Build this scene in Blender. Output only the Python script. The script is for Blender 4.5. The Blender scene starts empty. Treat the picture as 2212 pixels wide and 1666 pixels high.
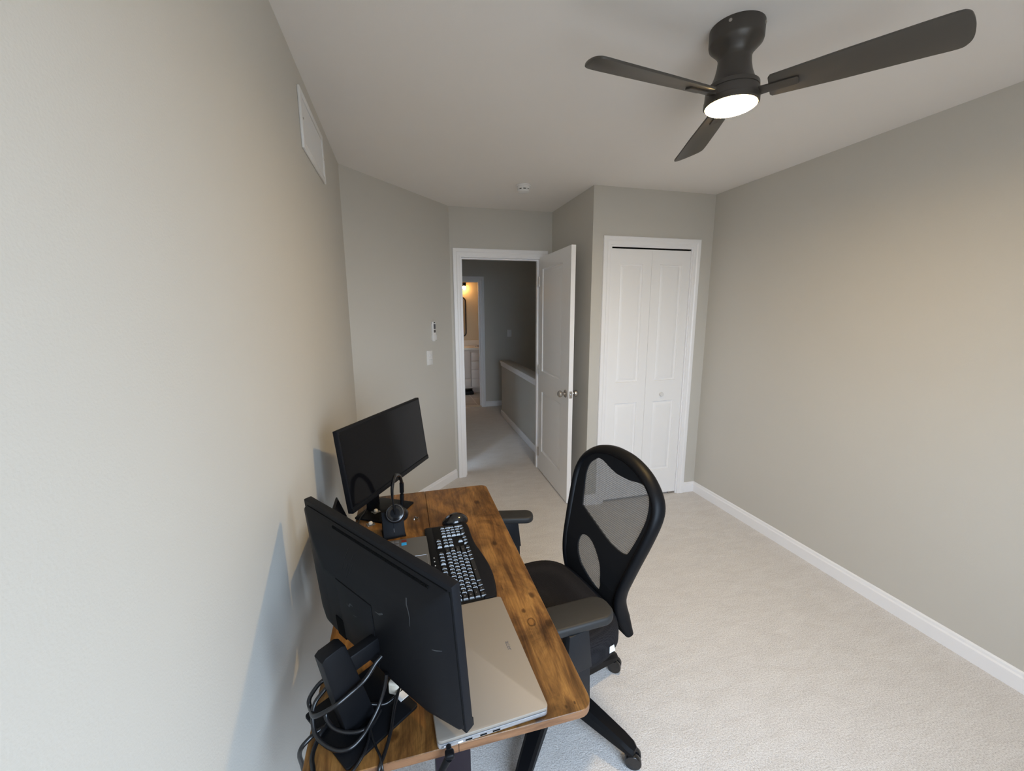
import bpy, bmesh, math, random
from mathutils import Vector, Matrix
random.seed(7)
C = bpy.context.scene.collection
PI = math.pi
R = math.radians

# ------------------------------------------------------------------ materials
def mat(name, col, rough=0.6, metal=0.0, spec=0.5, coat=0.0, coat_rough=0.1, ior=1.5):
    m = bpy.data.materials.new(name); m.use_nodes = True
    b = m.node_tree.nodes['Principled BSDF']
    b.inputs['Base Color'].default_value = (*col, 1)
    b.inputs['Roughness'].default_value = rough
    b.inputs['Metallic'].default_value = metal
    b.inputs['Specular IOR Level'].default_value = spec
    b.inputs['IOR'].default_value = ior
    b.inputs['Coat Weight'].default_value = coat
    b.inputs['Coat Roughness'].default_value = coat_rough
    return m
def nodes(m):
    nt = m.node_tree
    return nt, nt.nodes, nt.links, nt.nodes['Principled BSDF']
def texco(nt, scale=(1, 1, 1), rot=(0, 0, 0), kind='Object'):
    tc = nt.nodes.new('ShaderNodeTexCoord'); mp = nt.nodes.new('ShaderNodeMapping')
    mp.inputs['Scale'].default_value = scale; mp.inputs['Rotation'].default_value = rot
    nt.links.new(tc.outputs[kind], mp.inputs['Vector'])
    return mp.outputs['Vector']
def noise(nt, vec, scale, detail=3, rough=0.5, dist=0.0):
    n = nt.nodes.new('ShaderNodeTexNoise')
    n.inputs['Scale'].default_value = scale; n.inputs['Detail'].default_value = detail
    n.inputs['Roughness'].default_value = rough; n.inputs['Distortion'].default_value = dist
    nt.links.new(vec, n.inputs['Vector'])
    return n.outputs['Fac']
def ramp(nt, fac, stops):
    r = nt.nodes.new('ShaderNodeValToRGB'); e = r.color_ramp.elements
    while len(e) < len(stops): e.new(0.5)
    for k, (p, c) in enumerate(stops):
        e[k].position = p; e[k].color = (*c, 1) if len(c) == 3 else c
    nt.links.new(fac, r.inputs['Fac'])
    return r.outputs['Color']
def math_(nt, op, a, b=None):
    n = nt.nodes.new('ShaderNodeMath'); n.operation = op
    for k, v in enumerate((a, b)):
        if v is None: continue
        if isinstance(v, (int, float)): n.inputs[k].default_value = v
        else: nt.links.new(v, n.inputs[k])
    return n.outputs[0]
def mix(nt, fac, a, b, mode='MIX'):
    n = nt.nodes.new('ShaderNodeMix'); n.data_type = 'RGBA'; n.blend_type = mode
    if isinstance(fac, (int, float)): n.inputs[0].default_value = fac
    else: nt.links.new(fac, n.inputs[0])
    for k, v in ((6, a), (7, b)):
        if isinstance(v, tuple): n.inputs[k].default_value = (*v, 1)
        else: nt.links.new(v, n.inputs[k])
    return n.outputs[2]
def bump(nt, bsdf, h, strength=0.2, dist=0.01):
    n = nt.nodes.new('ShaderNodeBump')
    n.inputs['Strength'].default_value = strength; n.inputs['Distance'].default_value = dist
    nt.links.new(h, n.inputs['Height']); nt.links.new(n.outputs['Normal'], bsdf.inputs['Normal'])

def paint(name, col, rough, bs=0.12):
    m = mat(name, col, rough, spec=0.3); nt, N, L, b = nodes(m)
    v = texco(nt)
    bump(nt, b, noise(nt, v, 260, 2, 0.5), bs, 0.002)
    c = mix(nt, noise(nt, v, 3.0, 2), tuple(x * 0.985 for x in col), tuple(min(1, x * 1.015) for x in col))
    L.new(c, b.inputs['Base Color'])
    return m
M = {}
M['wall'] = paint('greige_wall_paint', (0.580, 0.560, 0.515), 0.55, 0.18)
M['ceiling'] = paint('ceiling_paint', (0.84, 0.815, 0.79), 0.9, 0.1)
M['trim'] = mat('white_trim_paint', (0.90, 0.90, 0.92), 0.35)
M['door'] = mat('white_door_paint', (0.90, 0.90, 0.91), 0.4)
M['black'] = mat('black_plastic', (0.005, 0.0053, 0.0065), 0.45, spec=0.16)
M['blackmatte'] = mat('matte_black_plastic', (0.007, 0.0076, 0.0098), 0.6, spec=0.15)
M['gloss'] = mat('gloss_black_plastic', (0.010, 0.010, 0.011), 0.16, ior=1.6)
M['arm'] = mat('armrest_rubber', (0.022, 0.0215, 0.021), 0.55, spec=0.35)
M['postmat'] = mat('armrest_post_plastic', (0.011, 0.0115, 0.0135), 0.5, spec=0.25)
M['screen'] = mat('dark_screen', (0.004, 0.004, 0.005), 0.10, spec=0.16)
M['fan'] = mat('fan_bronze', (0.062, 0.054, 0.047), 0.36, metal=0.25)
M['fanblade'] = mat('fan_blade_dark', (0.068, 0.061, 0.053), 0.38)
M['nickel'] = mat('satin_nickel', (0.50, 0.47, 0.44), 0.28, metal=1.0)
M['chrome'] = mat('chrome', (0.8, 0.8, 0.8), 0.12, metal=1.0)
M['steel'] = mat('black_powder_coat', (0.013, 0.009, 0.015), 0.40, spec=0.3)
M['darkgap'] = mat('dark_recess', (0.006, 0.006, 0.006), 0.9, spec=0.05)
M['white'] = mat('white_plastic', (0.78, 0.78, 0.78), 0.4)
M['offwhite'] = mat('cream_plastic', (0.74, 0.68, 0.58), 0.45)
M['grey'] = mat('grey_plastic', (0.10, 0.10, 0.11), 0.5)
M['ring'] = mat('grey_ring', (0.09, 0.09, 0.095), 0.25, metal=0.4)
M['cable'] = mat('cable_rubber', (0.007, 0.007, 0.008), 0.28)
M['scuff'] = mat('scuff_grey', (0.050, 0.052, 0.055), 0.7, spec=0.2)

# lid metal
m = mat('laptop_silver', (0.33, 0.295, 0.255), 0.62, metal=0.5); M['silver'] = m
nt, N, L, b = nodes(m)
bump(nt, b, noise(nt, texco(nt), 900, 2), 0.04, 0.001)
M['silver_edge'] = mat('laptop_edge', (0.52, 0.54, 0.58), 0.3, metal=0.8)
M['deck'] = mat('laptop_deck_grey', (0.17, 0.168, 0.165), 0.45, metal=0.5)
M['laptopkey'] = mat('laptop_key', (0.11, 0.11, 0.115), 0.5)

# monitor back with scuffs of its own
m = mat('monitor_back_plastic', (0.0058, 0.0061, 0.0075), 0.5, spec=0.15); M['monback'] = m
nt, N, L, b = nodes(m)
v = texco(nt)
f = noise(nt, v, 420, 2)
bump(nt, b, f, 0.06, 0.001)
s = noise(nt, texco(nt, (30, 30, 9)), 1.0, 4, 0.65, 1.2)
L.new(ramp(nt, s, [(0.0, (0.0058, 0.0061, 0.0075)), (0.74, (0.0058, 0.0061, 0.0075)), (0.82, (0.022, 0.023, 0.025))]), b.inputs['Base Color'])

# carpet
m = mat('beige_carpet', (0.55, 0.49, 0.43), 0.95, spec=0.1); M['carpet'] = m
nt, N, L, b = nodes(m)
v = texco(nt)
fine = noise(nt, v, 190, 3, 0.7)
mid = noise(nt, texco(nt, (1.0, 2.6, 1), (0, 0, R(35))), 7, 4, 0.6, 0.8)
c1 = ramp(nt, fine, [(0.24, (0.47, 0.44, 0.42)), (0.5, (0.77, 0.74, 0.715)), (0.76, (0.98, 0.96, 0.94))])
c2 = ramp(nt, mid, [(0.3, (0.90, 0.89, 0.88)), (0.7, (1.0, 1.0, 1.0))])
L.new(mix(nt, 1.0, c1, c2, 'MULTIPLY'), b.inputs['Base Color'])
h = math_(nt, 'ADD', fine, math_(nt, 'MULTIPLY', mid, 0.8))
bump(nt, b, h, 0.55, 0.010)
b.inputs['Sheen Weight'].default_value = 0.15

# rustic wood board: grain along y, smoky blotches, short dark checks and a few knots
KNOTS = [(0.627, 0.952, 0.016, 1), (0.618, 0.999, 0.009, 0), (0.660, 1.058, 0.013, 0), (0.646, 0.701, 0.0045, 0), (0.625, 0.697, 0.0055, 0), (0.672, 0.938, 0.016, 0), (0.609, 1.707, 0.020, 0), (0.612, 1.360, 0.014, 0), (0.263, 0.731, 0.014, 0)]
def wood(name, rough=0.36):
    m = mat(name, (0.2, 0.1, 0.04), rough, spec=0.35); nt, N, L, b = nodes(m)
    g = noise(nt, texco(nt, (16, 2.4, 8)), 1.0, 10, 0.68, 1.4)
    col = ramp(nt, g, [(0.30, (0.075, 0.032, 0.011)), (0.44, (0.190, 0.088, 0.026)), (0.55, (0.300, 0.148, 0.042)), (0.70, (0.42, 0.225, 0.070))])
    fineg = noise(nt, texco(nt, (150, 9, 40)), 1.0, 6, 0.7, 0.5)
    col = mix(nt, 0.75, col, ramp(nt, fineg, [(0.28, (0.42, 0.38, 0.36)), (0.55, (1.02, 1.0, 0.98)), (0.75, (1.25, 1.22, 1.15))]), 'MULTIPLY')
    blot = noise(nt, texco(nt, (7, 4.5, 5)), 1.0, 7, 0.66, 1.0)
    col = mix(nt, 0.9, col, ramp(nt, blot, [(0.36, (0.34, 0.31, 0.31)), (0.50, (0.80, 0.77, 0.75)), (0.62, (1.10, 1.08, 1.04))]), 'MULTIPLY')
    chk = noise(nt, texco(nt, (95, 13, 10)), 1.0, 3, 0.5, 0.2)
    col = mix(nt, 0.8, col, ramp(nt, chk, [(0.24, (0.20, 0.17, 0.16)), (0.31, (1, 1, 1))]), 'MULTIPLY')
    wob = noise(nt, texco(nt, (60, 45, 1)), 1.0, 4, 0.6)
    sx = nt.nodes.new('ShaderNodeSeparateXYZ'); L.new(texco(nt), sx.inputs[0])
    for kx, ky, kr, ringed in KNOTS:
        dx = math_(nt, 'MULTIPLY', math_(nt, 'SUBTRACT', sx.outputs['X'], kx), 1.25); dy = math_(nt, 'MULTIPLY', math_(nt, 'SUBTRACT', sx.outputs['Y'], ky), 0.85)
        d = math_(nt, 'SQRT', math_(nt, 'ADD', math_(nt, 'MULTIPLY', dx, dx), math_(nt, 'MULTIPLY', dy, dy)))
        d = math_(nt, 'DIVIDE', math_(nt, 'ADD', d, math_(nt, 'MULTIPLY', math_(nt, 'SUBTRACT', wob, 0.5), kr * 0.9)), kr)
        st = [(0.0, (0.9, 0.85, 0.8)), (0.50, (0.85, 0.8, 0.75)), (0.68, (0.36, 0.32, 0.30)), (0.80, (0.40, 0.36, 0.34)), (0.98, (1, 1, 1))] if ringed else [(0.0, (0.30, 0.26, 0.25)), (0.55, (0.42, 0.38, 0.36)), (1.0, (1, 1, 1))]
        col = mix(nt, 1.0, col, ramp(nt, d, st), 'MULTIPLY')
    L.new(col, b.inputs['Base Color'])
    bump(nt, b, fineg, 0.08, 0.002)
    return m
M['wood'] = wood('rustic_wood')
m = mat('wood_edge_band', (0.45, 0.23, 0.11), 0.45); M['edge'] = m
nt, N, L, b = nodes(m)
g = noise(nt, texco(nt, (14, 14, 160)), 1.0, 4, 0.6)
L.new(ramp(nt, g, [(0.3, (0.125, 0.055, 0.024)), (0.6, (0.235, 0.115, 0.054))]), b.inputs['Base Color'])

# seat cloth with a woven dimple pattern
m = mat('black_seat_cloth', (0.011, 0.0105, 0.012), 0.9, spec=0.12); M['seat'] = m
nt, N, L, b = nodes(m)
vor = nt.nodes.new('ShaderNodeTexVoronoi'); vor.inputs['Scale'].default_value = 210; vor.inputs['Randomness'].default_value = 0.15
L.new(texco(nt), vor.inputs['Vector'])
L.new(ramp(nt, vor.outputs['Distance'], [(0.15, (0.005, 0.005, 0.006)), (0.6, (0.019, 0.018, 0.020))]), b.inputs['Base Color'])
bump(nt, b, vor.outputs['Distance'], 0.4, 0.002)
M['fabric'] = mat('black_back_cloth', (0.010, 0.010, 0.011), 0.9, spec=0.15)

# see-through net of the backrest
m = mat('backrest_net', (0.125, 0.120, 0.112), 0.8, spec=0.15); M['net'] = m
nt, N, L, b = nodes(m)
v = texco(nt, (1, 1, 1))
sx = nt.nodes.new('ShaderNodeSeparateXYZ'); L.new(v, sx.inputs[0])
a1 = math_(nt, 'SINE', math_(nt, 'MULTIPLY', math_(nt, 'ADD', sx.outputs['Y'], math_(nt, 'MULTIPLY', sx.outputs['Z'], 0.55)), 2 * PI / 0.0075))
a2 = math_(nt, 'SINE', math_(nt, 'MULTIPLY', math_(nt, 'SUBTRACT', sx.outputs['Y'], math_(nt, 'MULTIPLY', sx.outputs['Z'], 0.55)), 2 * PI / 0.0075))
w = math_(nt, 'MULTIPLY', a1, a2)
al = ramp(nt, math_(nt, 'ADD', math_(nt, 'MULTIPLY', w, 0.5), 0.5), [(0.30, (0.58, 0.58, 0.58)), (0.75, (0.90, 0.90, 0.90))])
L.new(al, b.inputs['Alpha'])

# keycap: moulded black with a small pale legend printed on top
m = mat('keycap', (0.012, 0.012, 0.013), 0.2, ior=1.65); M['key'] = m
nt, N, L, b = nodes(m)
sx = nt.nodes.new('ShaderNodeSeparateXYZ'); L.new(texco(nt), sx.inputs[0])
ok = math_(nt, 'MULTIPLY', math_(nt, 'LESS_THAN', math_(nt, 'ABSOLUTE', math_(nt, 'ADD', sx.outputs['X'], 0.0008)), 0.0013),
           math_(nt, 'LESS_THAN', math_(nt, 'ABSOLUTE', math_(nt, 'SUBTRACT', sx.outputs['Y'], 0.0005)), 0.0009))
ok = math_(nt, 'MULTIPLY', ok, math_(nt, 'GREATER_THAN', sx.outputs['Z'], 0.0064))
L.new(mix(nt, ok, (0.012, 0.012, 0.013), (0.55, 0.55, 0.55)), b.inputs['Base Color'])

# tiles, bathroom things
m = mat('beige_floor_tile', (0.36, 0.30, 0.24), 0.4); M['tile'] = m
nt, N, L, b = nodes(m)
br = nt.nodes.new('ShaderNodeTexBrick'); br.inputs['Scale'].default_value = 1.0
br.inputs['Brick Width'].default_value = 0.6; br.inputs['Row Height'].default_value = 0.3; br.inputs['Mortar Size'].default_value = 0.006
br.inputs['Color1'].default_value = (0.30, 0.25, 0.20, 1); br.inputs['Color2'].default_value = (0.34, 0.285, 0.23, 1); br.inputs['Mortar'].default_value = (0.55, 0.50, 0.43, 1)
L.new(texco(nt, (1, 1, 1), (0, 0, R(90))), br.inputs['Vector']); L.new(br.outputs['Color'], b.inputs['Base Color'])
M['vanity'] = mat('vanity_paint', (0.50, 0.43, 0.37), 0.45)
M['counter'] = mat('pale_stone', (0.64, 0.57, 0.47), 0.3)
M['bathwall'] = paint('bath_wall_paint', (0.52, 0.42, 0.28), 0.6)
M['mirror'] = mat('mirror_glass', (0.85, 0.85, 0.85), 0.03, metal=1.0)
M['towel'] = mat('striped_towel', (0.62, 0.56, 0.48), 0.95); nt, N, L, b = nodes(M['towel'])
wv = nt.nodes.new('ShaderNodeTexWave'); wv.inputs['Scale'].default_value = 16; wv.bands_direction = 'Z'
L.new(texco(nt), wv.inputs['Vector']); L.new(ramp(nt, wv.outputs['Fac'], [(0.4, (0.62, 0.56, 0.48)), (0.7, (0.22, 0.18, 0.15))]), b.inputs['Base Color'])

def emitter(name, col, s):
    m = bpy.data.materials.new(name); m.use_nodes = True
    b = m.node_tree.nodes['Principled BSDF']
    b.inputs['Base Color'].default_value = (0.9, 0.9, 0.88, 1)
    b.inputs['Emission Color'].default_value = (*col, 1); b.inputs['Emission Strength'].default_value = s
    return m
M['lamp'] = emitter('fan_lamp_lens', (1.0, 0.68, 0.27), 270.0)
M['bulb'] = emitter('warm_bulb', (1.0, 0.56, 0.20), 105.0)
# clear plastic
m = mat('clear_plastic', (0.9, 0.9, 0.9), 0.06); m.node_tree.nodes['Principled BSDF'].inputs['Transmission Weight'].default_value = 0.9; M['clear'] = m
M['sticker_blue'] = mat('blue_sticker', (0.03, 0.36, 0.75), 0.4)
M['sticker_red'] = mat('dark_red_sticker', (0.16, 0.02, 0.015), 0.4)
M['tag'] = mat('white_cloth_tag', (0.82, 0.82, 0.82), 0.8)
M['ink'] = mat('grey_ink', (0.12, 0.12, 0.12), 0.6)

# ------------------------------------------------------------------ mesh helpers
def B(): return bmesh.new()
def join(bm, t, Mx=None):
    if Mx is not None: bmesh.ops.transform(t, matrix=Mx, verts=t.verts)
    me = bpy.data.meshes.new('tmp'); t.to_mesh(me); t.free(); bm.from_mesh(me); bpy.data.meshes.remove(me)
def box(bm, lo, hi, bev=0.0, seg=2, Mx=None):
    t = bmesh.new(); bmesh.ops.create_cube(t, size=1)
    for v in t.verts:
        v.co = Vector([lo[k] + (v.co[k] + 0.5) * (hi[k] - lo[k]) for k in range(3)])
    if bev > 0: bmesh.ops.bevel(t, geom=t.edges[:], offset=bev, segments=seg, affect='EDGES', profile=0.5)
    join(bm, t, Mx)
    return bm
def lathe(bm, prof, n=40, Mx=None, cap=True):
    t = bmesh.new(); rings = []
    for r, z in prof:
        rings.append([t.verts.new((r * math.cos(2 * PI * k / n), r * math.sin(2 * PI * k / n), z)) for k in range(n)])
    for a, b in zip(rings, rings[1:]):
        for k in range(n): t.faces.new((a[k], a[(k + 1) % n], b[(k + 1) % n], b[k]))
    if cap: t.faces.new(rings[0][::-1]); t.faces.new(rings[-1])
    bmesh.ops.recalc_face_normals(t, faces=t.faces)
    join(bm, t, Mx); return bm
def cyl(bm, p0, p1, r, n=20, r1=None):
    p0, p1 = Vector(p0), Vector(p1); d = p1 - p0
    Mx = Matrix.Translation(p0) @ d.to_track_quat('Z', 'Y').to_matrix().to_4x4()
    return lathe(bm, [(r, 0), (r if r1 is None else r1, d.length)], n, Mx)
def prism(bm, pts, z0, z1, bev=0.0, seg=2, Mx=None):
    t = bmesh.new()
    vs = [t.verts.new((x, y, z0)) for x, y in pts]; f = t.faces.new(vs)
    ret = bmesh.ops.extrude_face_region(t, geom=[f])
    for v in [g for g in ret['geom'] if isinstance(g, bmesh.types.BMVert)]: v.co.z = z1
    bmesh.ops.recalc_face_normals(t, faces=t.faces)
    if bev > 0:
        es = [e for e in t.edges if abs(e.verts[0].co.z - e.verts[1].co.z) < 1e-6]
        bmesh.ops.bevel(t, geom=es, offset=bev, segments=seg, affect='EDGES', profile=0.5)
    join(bm, t, Mx); return bm
def rrect(x0, y0, x1, y1, r, n=6):
    out = []
    for cx, cy, a in ((x1 - r, y1 - r, 0), (x0 + r, y1 - r, 90), (x0 + r, y0 + r, 180), (x1 - r, y0 + r, 270)):
        for k in range(n + 1):
            t = R(a + 90 * k / n); out.append((cx + r * math.cos(t), cy + r * math.sin(t)))
    return out
def spline(pts, n=10, closed=False):
    P = [Vector(p) for p in pts]; out = []; m = len(P)
    for i in range(m if closed else m - 1):
        if closed: a, b, c, d = P[(i - 1) % m], P[i], P[(i + 1) % m], P[(i + 2) % m]
        else: a, b, c, d = P[max(i - 1, 0)], P[i], P[i + 1], P[min(i + 2, m - 1)]
        for k in range(n):
            t = k / n
            out.append(0.5 * ((2 * b) + (c - a) * t + (2 * a - 5 * b + 4 * c - d) * t * t + (3 * b - a - 3 * c + d) * t ** 3))
    if not closed: out.append(P[-1])
    return out
def tube(bm, path, r, n=10, closed=False, flat=None, up=Vector((0, 0, 1))):
    """sweep along path; r may be a number or list of (ra, rb) pairs; ra along side, rb along frame normal"""
    t = bmesh.new(); P = [Vector(p) for p in path]; m = len(P); rings = []
    for i in range(m):
        if closed: d = P[(i + 1) % m] - P[(i - 1) % m]
        else: d = P[min(i + 1, m - 1)] - P[max(i - 1, 0)]
        d.normalize()
        s = d.cross(up)
        if s.length < 1e-4: s = d.cross(Vector((1, 0, 0)))
        s.normalize(); u = s.cross(d)
        ra, rb = r[i] if isinstance(r, list) else (r, r)
        rings.append([t.verts.new(P[i] + s * ra * math.cos(2 * PI * k / n) + u * rb * math.sin(2 * PI * k / n)) for k in range(n)])
    rng = range(m) if closed else range(m - 1)
    for i in rng:
        a, b = rings[i], rings[(i + 1) % m]
        for k in range(n): t.faces.new((a[k], a[(k + 1) % n], b[(k + 1) % n], b[k]))
    if not closed: t.faces.new(rings[0][::-1]); t.faces.new(rings[-1])
    bmesh.ops.recalc_face_normals(t, faces=t.faces)
    join(bm, t); return bm
def obj(name, bm, m, parent=None, smooth=40):
    me = bpy.data.meshes.new(name); bm.to_mesh(me); bm.free()
    for mm in (m if isinstance(m, list) else [m]): me.materials.append(mm)
    if smooth:
        for p in me.polygons: p.use_smooth = True
        me.set_sharp_from_angle(angle=R(smooth))
    o = bpy.data.objects.new(name, me); C.objects.link(o)
    if parent is not None: o.parent = parent
    return o
def tag(o, label, cat, group=None):
    o['label'] = label; o['category'] = cat
    if group: o['group'] = group
    return o
def thing(name, label, cat, loc=(0, 0, 0), rotz=0, group=None):
    o = bpy.data.objects.new(name, None); C.objects.link(o)
    o.location = loc; o.rotation_euler = (0, 0, rotz); o.empty_display_size = 0.05
    return tag(o, label, cat, group)
def struct(name, bm, m, label=None, parent=None, smooth=40):
    o = obj(name, bm, m, parent, smooth)
    if parent is None:
        o['kind'] = 'structure'
        if label: o['label'] = label
        o['category'] = name.split('_')[0]
    return o
def text_mesh(bm, s, size, depth, Mx):
    cu = bpy.data.curves.new('t', 'FONT'); cu.body = s; cu.size = size; cu.extrude = depth; cu.align_x = 'CENTER'; cu.align_y = 'CENTER'
    o = bpy.data.objects.new('t', cu); C.objects.link(o)
    dg = bpy.context.evaluated_depsgraph_get(); me = bpy.data.meshes.new_from_object(o.evaluated_get(dg))
    t = bmesh.new(); t.from_mesh(me); bpy.data.objects.remove(o); bpy.data.curves.remove(cu); bpy.data.meshes.remove(me)
    join(bm, t, Mx); return bm

# ------------------------------------------------------------------ room shell
W, H = 2.734, 2.448
YB, YC, YD = -0.42, 2.871, 3.718       # back wall, closet wall, doorway wall
XA, YA, XC = 0.757, 2.857, 1.699       # end / start of the angled wall, closet corner
TH = 0.11
struct('floor', box(B(), (-0.2, YB - 0.15, -0.12), (3.2, 6.66, 0)), M['carpet'], 'beige cut pile carpet floor')
struct('ceiling', box(B(), (-0.2, YB - 0.15, H), (3.2, 8.4, H + 0.1)), M['ceiling'], 'plain white ceiling')
struct('wall_left', box(B(), (-0.12, YB - 0.12, 0), (0, YA + 0.02, H)), M['wall'], 'greige left wall beside desk')
ang = math.atan2(YD - YA, XA); LA = math.hypot(XA, YD - YA)
MA = Matrix.Translation((0, YA, 0)) @ Matrix.Rotation(ang, 4, 'Z')     # local x runs along the angled wall, local -y faces the room
struct('wall_angled', box(B(), (0, 0, 0), (LA, 0.10, H), Mx=MA), M['wall'], 'short angled greige wall with switch')
O1, O2, DH = 0.843, 1.594, 2.045       # doorway
bm = B(); box(bm, (XA - 0.03, YD, 0), (O1, YD + TH, H)); box(bm, (O2, YD, 0), (XC + 0.12, YD + TH, H)); box(bm, (O1, YD, DH), (O2, YD + TH, H))
struct('wall_doorway', bm, M['wall'], 'greige wall around the hall doorway')
struct('wall_closet_side', box(B(), (XC, YC + 0.10, 0), (XC + 0.10, YD + 0.001, H)), M['wall'], 'narrow wall behind open door')
K1, K2 = 1.846, 2.559                  # closet opening
bm = B(); box(bm, (XC, YC, 0), (K1, YC + 0.1, H)); box(bm, (K2, YC, 0), (W + 0.02, YC + 0.1, H)); box(bm, (K1, YC, DH), (K2, YC + 0.1, H))
struct('wall_closet', bm, M['wall'], 'greige closet front wall')
struct('wall_closet_inner', box(B(), (XC + 0.1, YC + 0.6, 0), (W + 0.02, YC + 0.65, H)), M['wall'], 'inside back of closet')
struct('wall_right', box(B(), (W, YB - 0.12, 0), (W + 0.12, YD + 0.1, H)), M['wall'], 'bare greige right wall')
# back wall with the window that lights the room
WX0, WX1, WZ0, WZ1 = 0.38, 1.60, 0.72, 2.08
bm = B(); box(bm, (-0.1, YB - 0.14, 0), (WX0, YB, H)); box(bm, (WX1, YB - 0.14, 0), (W + 0.1, YB, H))
box(bm, (WX0, YB - 0.14, 0), (WX1, YB, WZ0)); box(bm, (WX0, YB - 0.14, WZ1), (WX1, YB, H))
struct('wall_back', bm, M['wall'], 'wall with the window')
bm = B()
for x0, x1 in ((WX0, WX0 + 0.05), (WX1 - 0.05, WX1), ((WX0 + WX1) / 2 - 0.03, (WX0 + WX1) / 2 + 0.03)): box(bm, (x0, YB - 0.12, WZ0), (x1, YB - 0.06, WZ1), 0.004)
for z0, z1 in ((WZ0, WZ0 + 0.05), (WZ1 - 0.05, WZ1), ((WZ0 + WZ1) / 2 - 0.02, (WZ0 + WZ1) / 2 + 0.02)): box(bm, (WX0, YB - 0.115, z0), (WX1, YB - 0.065, z1), 0.004)
struct('window_1', bm, M['trim'], 'double window with white frame')

# baseboards
BH, BT = 0.088, 0.014
def baseboard(name, x0, x1, Mx, label):
    bm = B(); prof = [(0, 0), (-BT, 0), (-BT, BH * 0.72), (-BT * 0.62, BH * 0.80), (-BT * 0.55, BH * 0.93), (-BT * 0.2, BH), (0, BH)]
    t = bmesh.new(); a = [t.verts.new((x0, y, z)) for y, z in prof]; b = [t.verts.new((x1, y, z)) for y, z in prof]
    n = len(prof)
    for k in range(n): t.faces.new((a[k], a[(k + 1) % n], b[(k + 1) % n], b[k]))
    t.faces.new(a); t.faces.new(b[::-1]); bmesh.ops.recalc_face_normals(t, faces=t.faces)
    join(bm, t, Mx); return struct(name, bm, M['trim'], label, smooth=30)
baseboard('baseboard_right', 0, YC - YB, Matrix.Translation((W, YC, 0)) @ Matrix.Rotation(R(-90), 4, 'Z'), 'white baseboard along right wall')
baseboard('baseboard_left', 0, YA - YB, Matrix.Translation((0, YB, 0)) @ Matrix.Rotation(R(90), 4, 'Z'), 'white baseboard along left wall')
baseboard('baseboard_angled', 0, LA, MA, 'white baseboard of angled wall')
baseboard('baseboard_closet_left', XC, K1 - 0.062, Matrix.Translation((0, YC, 0)), 'short baseboard left of closet')
baseboard('baseboard_closet_right', K2 + 0.062, W, Matrix.Translation((0, YC, 0)), 'short baseboard right of closet')
baseboard('baseboard_closet_side', 0, YD - YC, Matrix.Translation((XC, YD, 0)) @ Matrix.Rotation(R(-90), 4, 'Z'), 'baseboard behind open door')
baseboard('baseboard_back', 0, W, Matrix.Translation((W, YB, 0)) @ Matrix.Rotation(R(180), 4, 'Z'), 'baseboard under window')

# door casings
def casing(name, x0, x1, h, y, label, cw=0.062, d=0.018, depth=TH, jamb=True):
    bm = B()
    def strip(pts):   # mitred profile swept over three sides
        pass
    prof = [(0, 0), (0, d * 0.55), (cw * 0.18, d * 0.75), (cw * 0.42, d * 0.7), (cw * 0.55, d), (cw * 0.92, d), (cw, d * 0.8), (cw, 0)]
    t = bmesh.new()
    def ring(x, z, sx, sz):
        return [t.verts.new((x + sx * o, y - dd, z + sz * o)) for o, dd in prof]
    rs = [ring(x0, 0, -1, 0), ring(x0, h, -1, 1), ring(x1, h, 1, 1), ring(x1, 0, 1, 0)]
    n = len(prof)
    for a, b in zip(rs, rs[1:]):
        for k in range(n): t.faces.new((a[k], a[(k + 1) % n], b[(k + 1) % n], b[k]))
    t.faces.new(rs[0]); t.faces.new(rs[-1][::-1]); bmesh.ops.recalc_face_normals(t, faces=t.faces)
    join(bm, t)
    if jamb:
        j = 0.012
        box(bm, (x0 - 0.004, y - 0.001, 0), (x0 + j, y + depth, h + 0.004)); box(bm, (x1 - j, y - 0.001, 0), (x1 + 0.004, y + depth, h + 0.004)); box(bm, (x0 + j, y - 0.001, h - j), (x1 - j, y + depth, h + 0.004))
        box(bm, (x0 + j, y + 0.040, 0), (x0 + j + 0.012, y + 0.075, h - j)); box(bm, (x1 - j - 0.012, y + 0.040, 0), (x1 - j, y + 0.075, h - j)); box(bm, (x0 + j + 0.012, y + 0.040, h - j - 0.012), (x1 - j - 0.012, y + 0.075, h - j))
    return struct(name, bm, M['trim'], label, smooth=25)
fr = casing('trim_doorway', O1, O2, DH, YD, 'white casing and jamb of hall doorway')
bm = B(); box(bm, (O1 + 0.0115, YD + 0.012, 0.895), (O1 + 0.0145, YD + 0.040, 0.955), 0.001); obj('strike_plate', bm, M['nickel'], fr)
casing('trim_closet', K1, K2, DH, YC, 'white casing of closet')

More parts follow.
